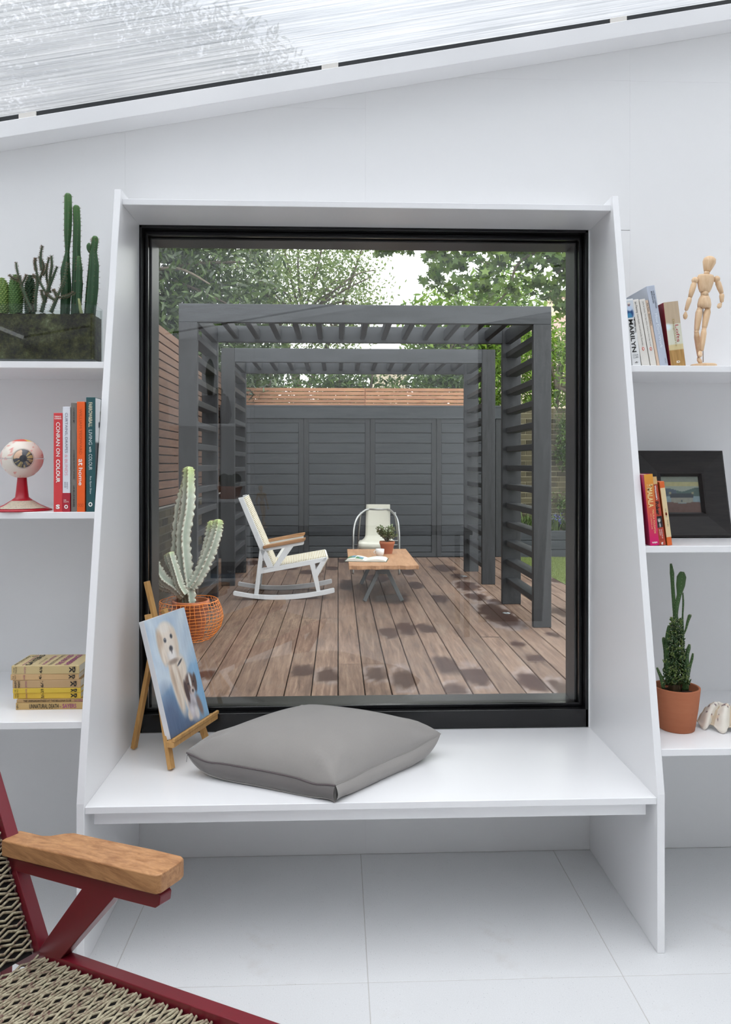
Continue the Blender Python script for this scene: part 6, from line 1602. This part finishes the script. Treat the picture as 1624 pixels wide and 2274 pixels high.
# ---------------------------------------------------------------- houses beyond
MAT['rooftile'] = plain('clay_roof_tiles', (166, 136, 128), .8, var=.15, bump=.4, bs=20); MAT['render'] = plain('pale_rendered_wall', (196, 184, 162), .85, var=.06)
MAT['potclay'] = plain('cream_chimney_pot', (206, 182, 160), .8)
Yh = 32; hs_ = empty('house', (xat(1262, Yh)+1.5, Yh+3, -.03), 0, 'distant house with a pinkish roof and a row of chimney pots, far right', 'house')
xa = xat(1222, Yh); ztop = at(1240, 682, Yh).z; zr = at(1240, 760, Yh).z
b = MB(); b.box(xa-1.5, xa+7, Yh, Yh+6, -.03, zr); W(b, 'walls', 'render', hs_)
b = MB(); b.prism([(Yh-.3, zr), (Yh+6.3, zr), (Yh+3, ztop+.3)], lambda y, z: (xa-1.7, y, z), lambda y, z: (xa+7.2, y, z)); W(b, 'roof', 'rooftile', hs_)
cz0 = at(1240, 668, Yh+3).z; cw0, cw1 = xat(1216, Yh+3), xat(1280, Yh+3)
b = MB(); b.box(cw0, cw1, Yh+2.7, Yh+3.3, zr, cz0); b.box(cw0-.06, cw1+.06, Yh+2.64, Yh+3.36, cz0-.12, cz0); W(b, 'chimney_stack', 'render', hs_)
for k in range(5):
    x = cw0+.22+k*(cw1-cw0-.4)/4; b = MB(); b.lathe([(.13, 0), (.12, .35), (.15, .38), (.15, .48), (.11, .48), (.11, .2)], 14, (x, Yh+3, cz0)); W(b, 'chimney_pot', 'potclay', hs_, smooth=True)
Yh = 24; h2_ = empty('house', (.9, Yh, -.03), 0, 'pale tan house wall glimpsed through the shrubs behind the middle of the fence', 'house')
x0, x1 = xat(835, Yh), xat(905, Yh); zt3 = at(860, 815, Yh).z
b = MB(); b.box(x0, x1, Yh, Yh+3, -.03, zt3); W(b, 'walls', 'render', h2_); b = MB(); b.prism([(x0-.2, zt3), (x1+.2, zt3), ((x0+x1)/2, zt3+.5)], lambda x, z: (x, Yh-.2, z), lambda x, z: (x, Yh+3.2, z)); W(b, 'roof', 'rooftile', h2_)
# ================================================================ THINGS BEHIND THE CAMERA THAT SHOW IN THE GLASS
MAT['stonepot'] = plain('dark_stone_pot', (92, 92, 94), .8, var=.15, bump=.4, bs=40)
bu = empty('shelving_unit', (-1.5, YB+.15, 0), 0, 'white shelving on the opposite wall, seen reflected in the left of the window glass', 'shelving')
ux0, ux1 = XL+.001, -.73
for z in (1.68, 1.068, .432):
    b = MB(); b.box(ux0, ux1, YB+.0005, YB+.29, z-.02, z); W(b, 'shelf_board', 'paint', bu)
for x in (ux1, ): 
    b = MB(); b.box(x, x+.021, YB+.0005, YB+.30, 0, 2.35); W(b, 'side_panel', 'paint', bu)
def vx(u, y): return xat(u, 2*GY-y)
yy = YB+.15
o = empty('stone_planter', (vx(476, yy), yy, 1.68), 0, 'round dark stone planter reflected in the window glass, upper left', 'plant pot')
b = MB(); b.lathe([(1e-6, 0), (.105, 0), (.130, .03), (.142, .08), (.130, .17), (.112, .232), (.096, .232), (.11, .16), (1e-6, .15)], 40); b.build('pot_body', 'stonepot', o, smooth=True)
b = MB(); b.lathe([(1e-6, .215), (.098, .215)], 30); b.build('soil', 'potsoil', o)
MAT['darkcactus'] = plain('dark_green_cactus', (50, 66, 40), .7)
def simplecactus(x, y, z, items, label):
    r = empty('reflected_cactus' if 0 else 'cactus', (x, y, z), 0, label, 'cactus'); 
    for (dx, dy, h_, r_, n) in items:
        b = MB(); P = [Vector((dx, dy, h_*k/14)) for k in range(15)]; R = [r_*max(.12, math.sin(min(1, .25+k/14*1.1)*PI/2))*math.sqrt(max(.02, 1-max(0, (k/14-.6)/.4)**2)) for k in range(15)]; b.tube(P, R, n*4, n, .2); b.build('stem', 'darkcactus', r, smooth=True)
simplecactus(vx(476, yy), yy, 1.892, [(-.035, 0, .33, .037, 10), (.035, -.02, .10, .034, 10), (.065, .03, .045, .034, 8)], 'dark column and barrel cacti in the stone planter, reflected upper left')
pot((vx(510, yy), yy, 1.068), .075, .10, .105, 'terracotta pot on the opposite shelf, reflected in the left of the glass', rim=.03, soil=.85)
simplecactus(vx(510, yy), yy, 1.068+.088, [(-.045, 0, .12, .046, 10), (.01, .03, .11, .05, 10), (.05, -.01, .12, .045, 10)], 'clump of three barrel cacti reflected in the left of the glass')
z = .432
for (cc3, t_, txt, lb_) in (((58, 92, 120), .034, 'STEVEN GAMBREL', 'blue book STEVEN GAMBREL lying low on the opposite shelf, reflected'), ((34, 34, 36), .036, 'KIT KEMP', 'black book KIT KEMP lying on the blue one, reflected'), ((40, 40, 44), .03, '', 'plain dark book on top of the reflected pile')):
    x0, x1 = vx(468, YB+.27), vx(541, YB+.27); r = empty('book', ((x0+x1)/2, YB+.16, z), 0, lb_, 'book', 'books reflected from the opposite shelf'); w2 = (x1-x0)/2
    b = MB(); b.box(-w2, w2, -.12, .115, .003, t_-.003); b.build('pages', 'pages', r); b = MB(); b.box(-w2, w2, .114, .118, 0, t_); b.box(-w2, w2, -.12, .116, 0, .003); b.box(-w2, w2, -.12, .116, t_-.003, t_); b.build('cover', cover(cc3), r)
    if txt: lettering(txt, r, (w2*.85 if txt[0] == 'K' else w2*.7, .1186, .009), (-1, 0, 0), (0, 0, 1), .11 if txt[0] == 'K' else .17, t_*.5, ink((170, 180, 186)), .01)
    z += t_+.0005
dk = empty('black_desk', (.1, YB+.3, 0), 0, 'black desk against the opposite wall, reflected low in the glass', 'desk')
b = MB(); b.box(-.68, 1.05, YB+.02, YB+.56, .80, .832); W(b, 'desk_top', 'blackwood', dk, bevel=.003)
for x in (-.64, 1.01):
    for y in (YB+.06, YB+.52): b = MB(); b.box(x-.02, x+.02, y-.02, y+.02, 0, .80); W(b, 'leg', 'blackwood', dk)
ym2 = YB+.22; bs2 = Vector((vx(583, ym2), ym2, .832))
def f5(x, y, dy=0): # same figure, turned to face the window
    q = f4(x, y, dy)-mb; return bs2+Vector((-q.x*.8, -q.y, q.z*.98))
man2 = mannequin(bs2, f5, 'second beech mannequin standing on the black desk, seen only as a reflection', JT)
for c in man2.children:
    if c.name.startswith('base_disc'): c.location.z = -min(v.co.z for v in c.data.vertices)
dr = struct(empty('door_1', (1.67, YB, 0)))
b = MB(); q = .07
b.prism([(1.2, 0), (1.2+q, 0), (1.2+q, 2.48), (1.2, 2.55)], lambda x, z: (x, YB-.09, z), lambda x, z: (x, YB+.01, z)); b.prism([(2.15-q, 0), (2.15, 0), (2.15, 2.72), (2.15-q, 2.63)], lambda x, z: (x, YB-.09, z), lambda x, z: (x, YB+.01, z))
b.prism([(1.2, 2.48), (2.15, 2.65), (2.15, 2.72), (1.2, 2.55)], lambda x, z: (x, YB-.09, z), lambda x, z: (x, YB+.01, z)); b.box(1.27, 2.08, YB-.07, YB-.02, 0, .10)
b.box(1.27, 1.33, YB-.07, YB-.02, .1, 2.45); b.box(2.02, 2.08, YB-.07, YB-.02, .1, 2.60); W(b, 'door_frame', 'black', dr)
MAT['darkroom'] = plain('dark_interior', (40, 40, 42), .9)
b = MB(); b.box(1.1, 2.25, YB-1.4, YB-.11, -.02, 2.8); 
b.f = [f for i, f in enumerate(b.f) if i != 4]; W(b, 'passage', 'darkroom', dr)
b = MB(); b.box(1.33, 2.02, YB-.048, YB-.042, .10, 2.45); W(b, 'door_glass', 'glass', dr)
b = MB(); b.bar((1.30, YB-.015, 1.10), (1.30, YB-.015, 1.30), .03, .01); b.tube([(1.30, YB-.02, 1.21), (1.30, YB+.04, 1.21), (1.41, YB+.045, 1.21)], .009, 8); W(b, 'door_handle', 'black', dr)
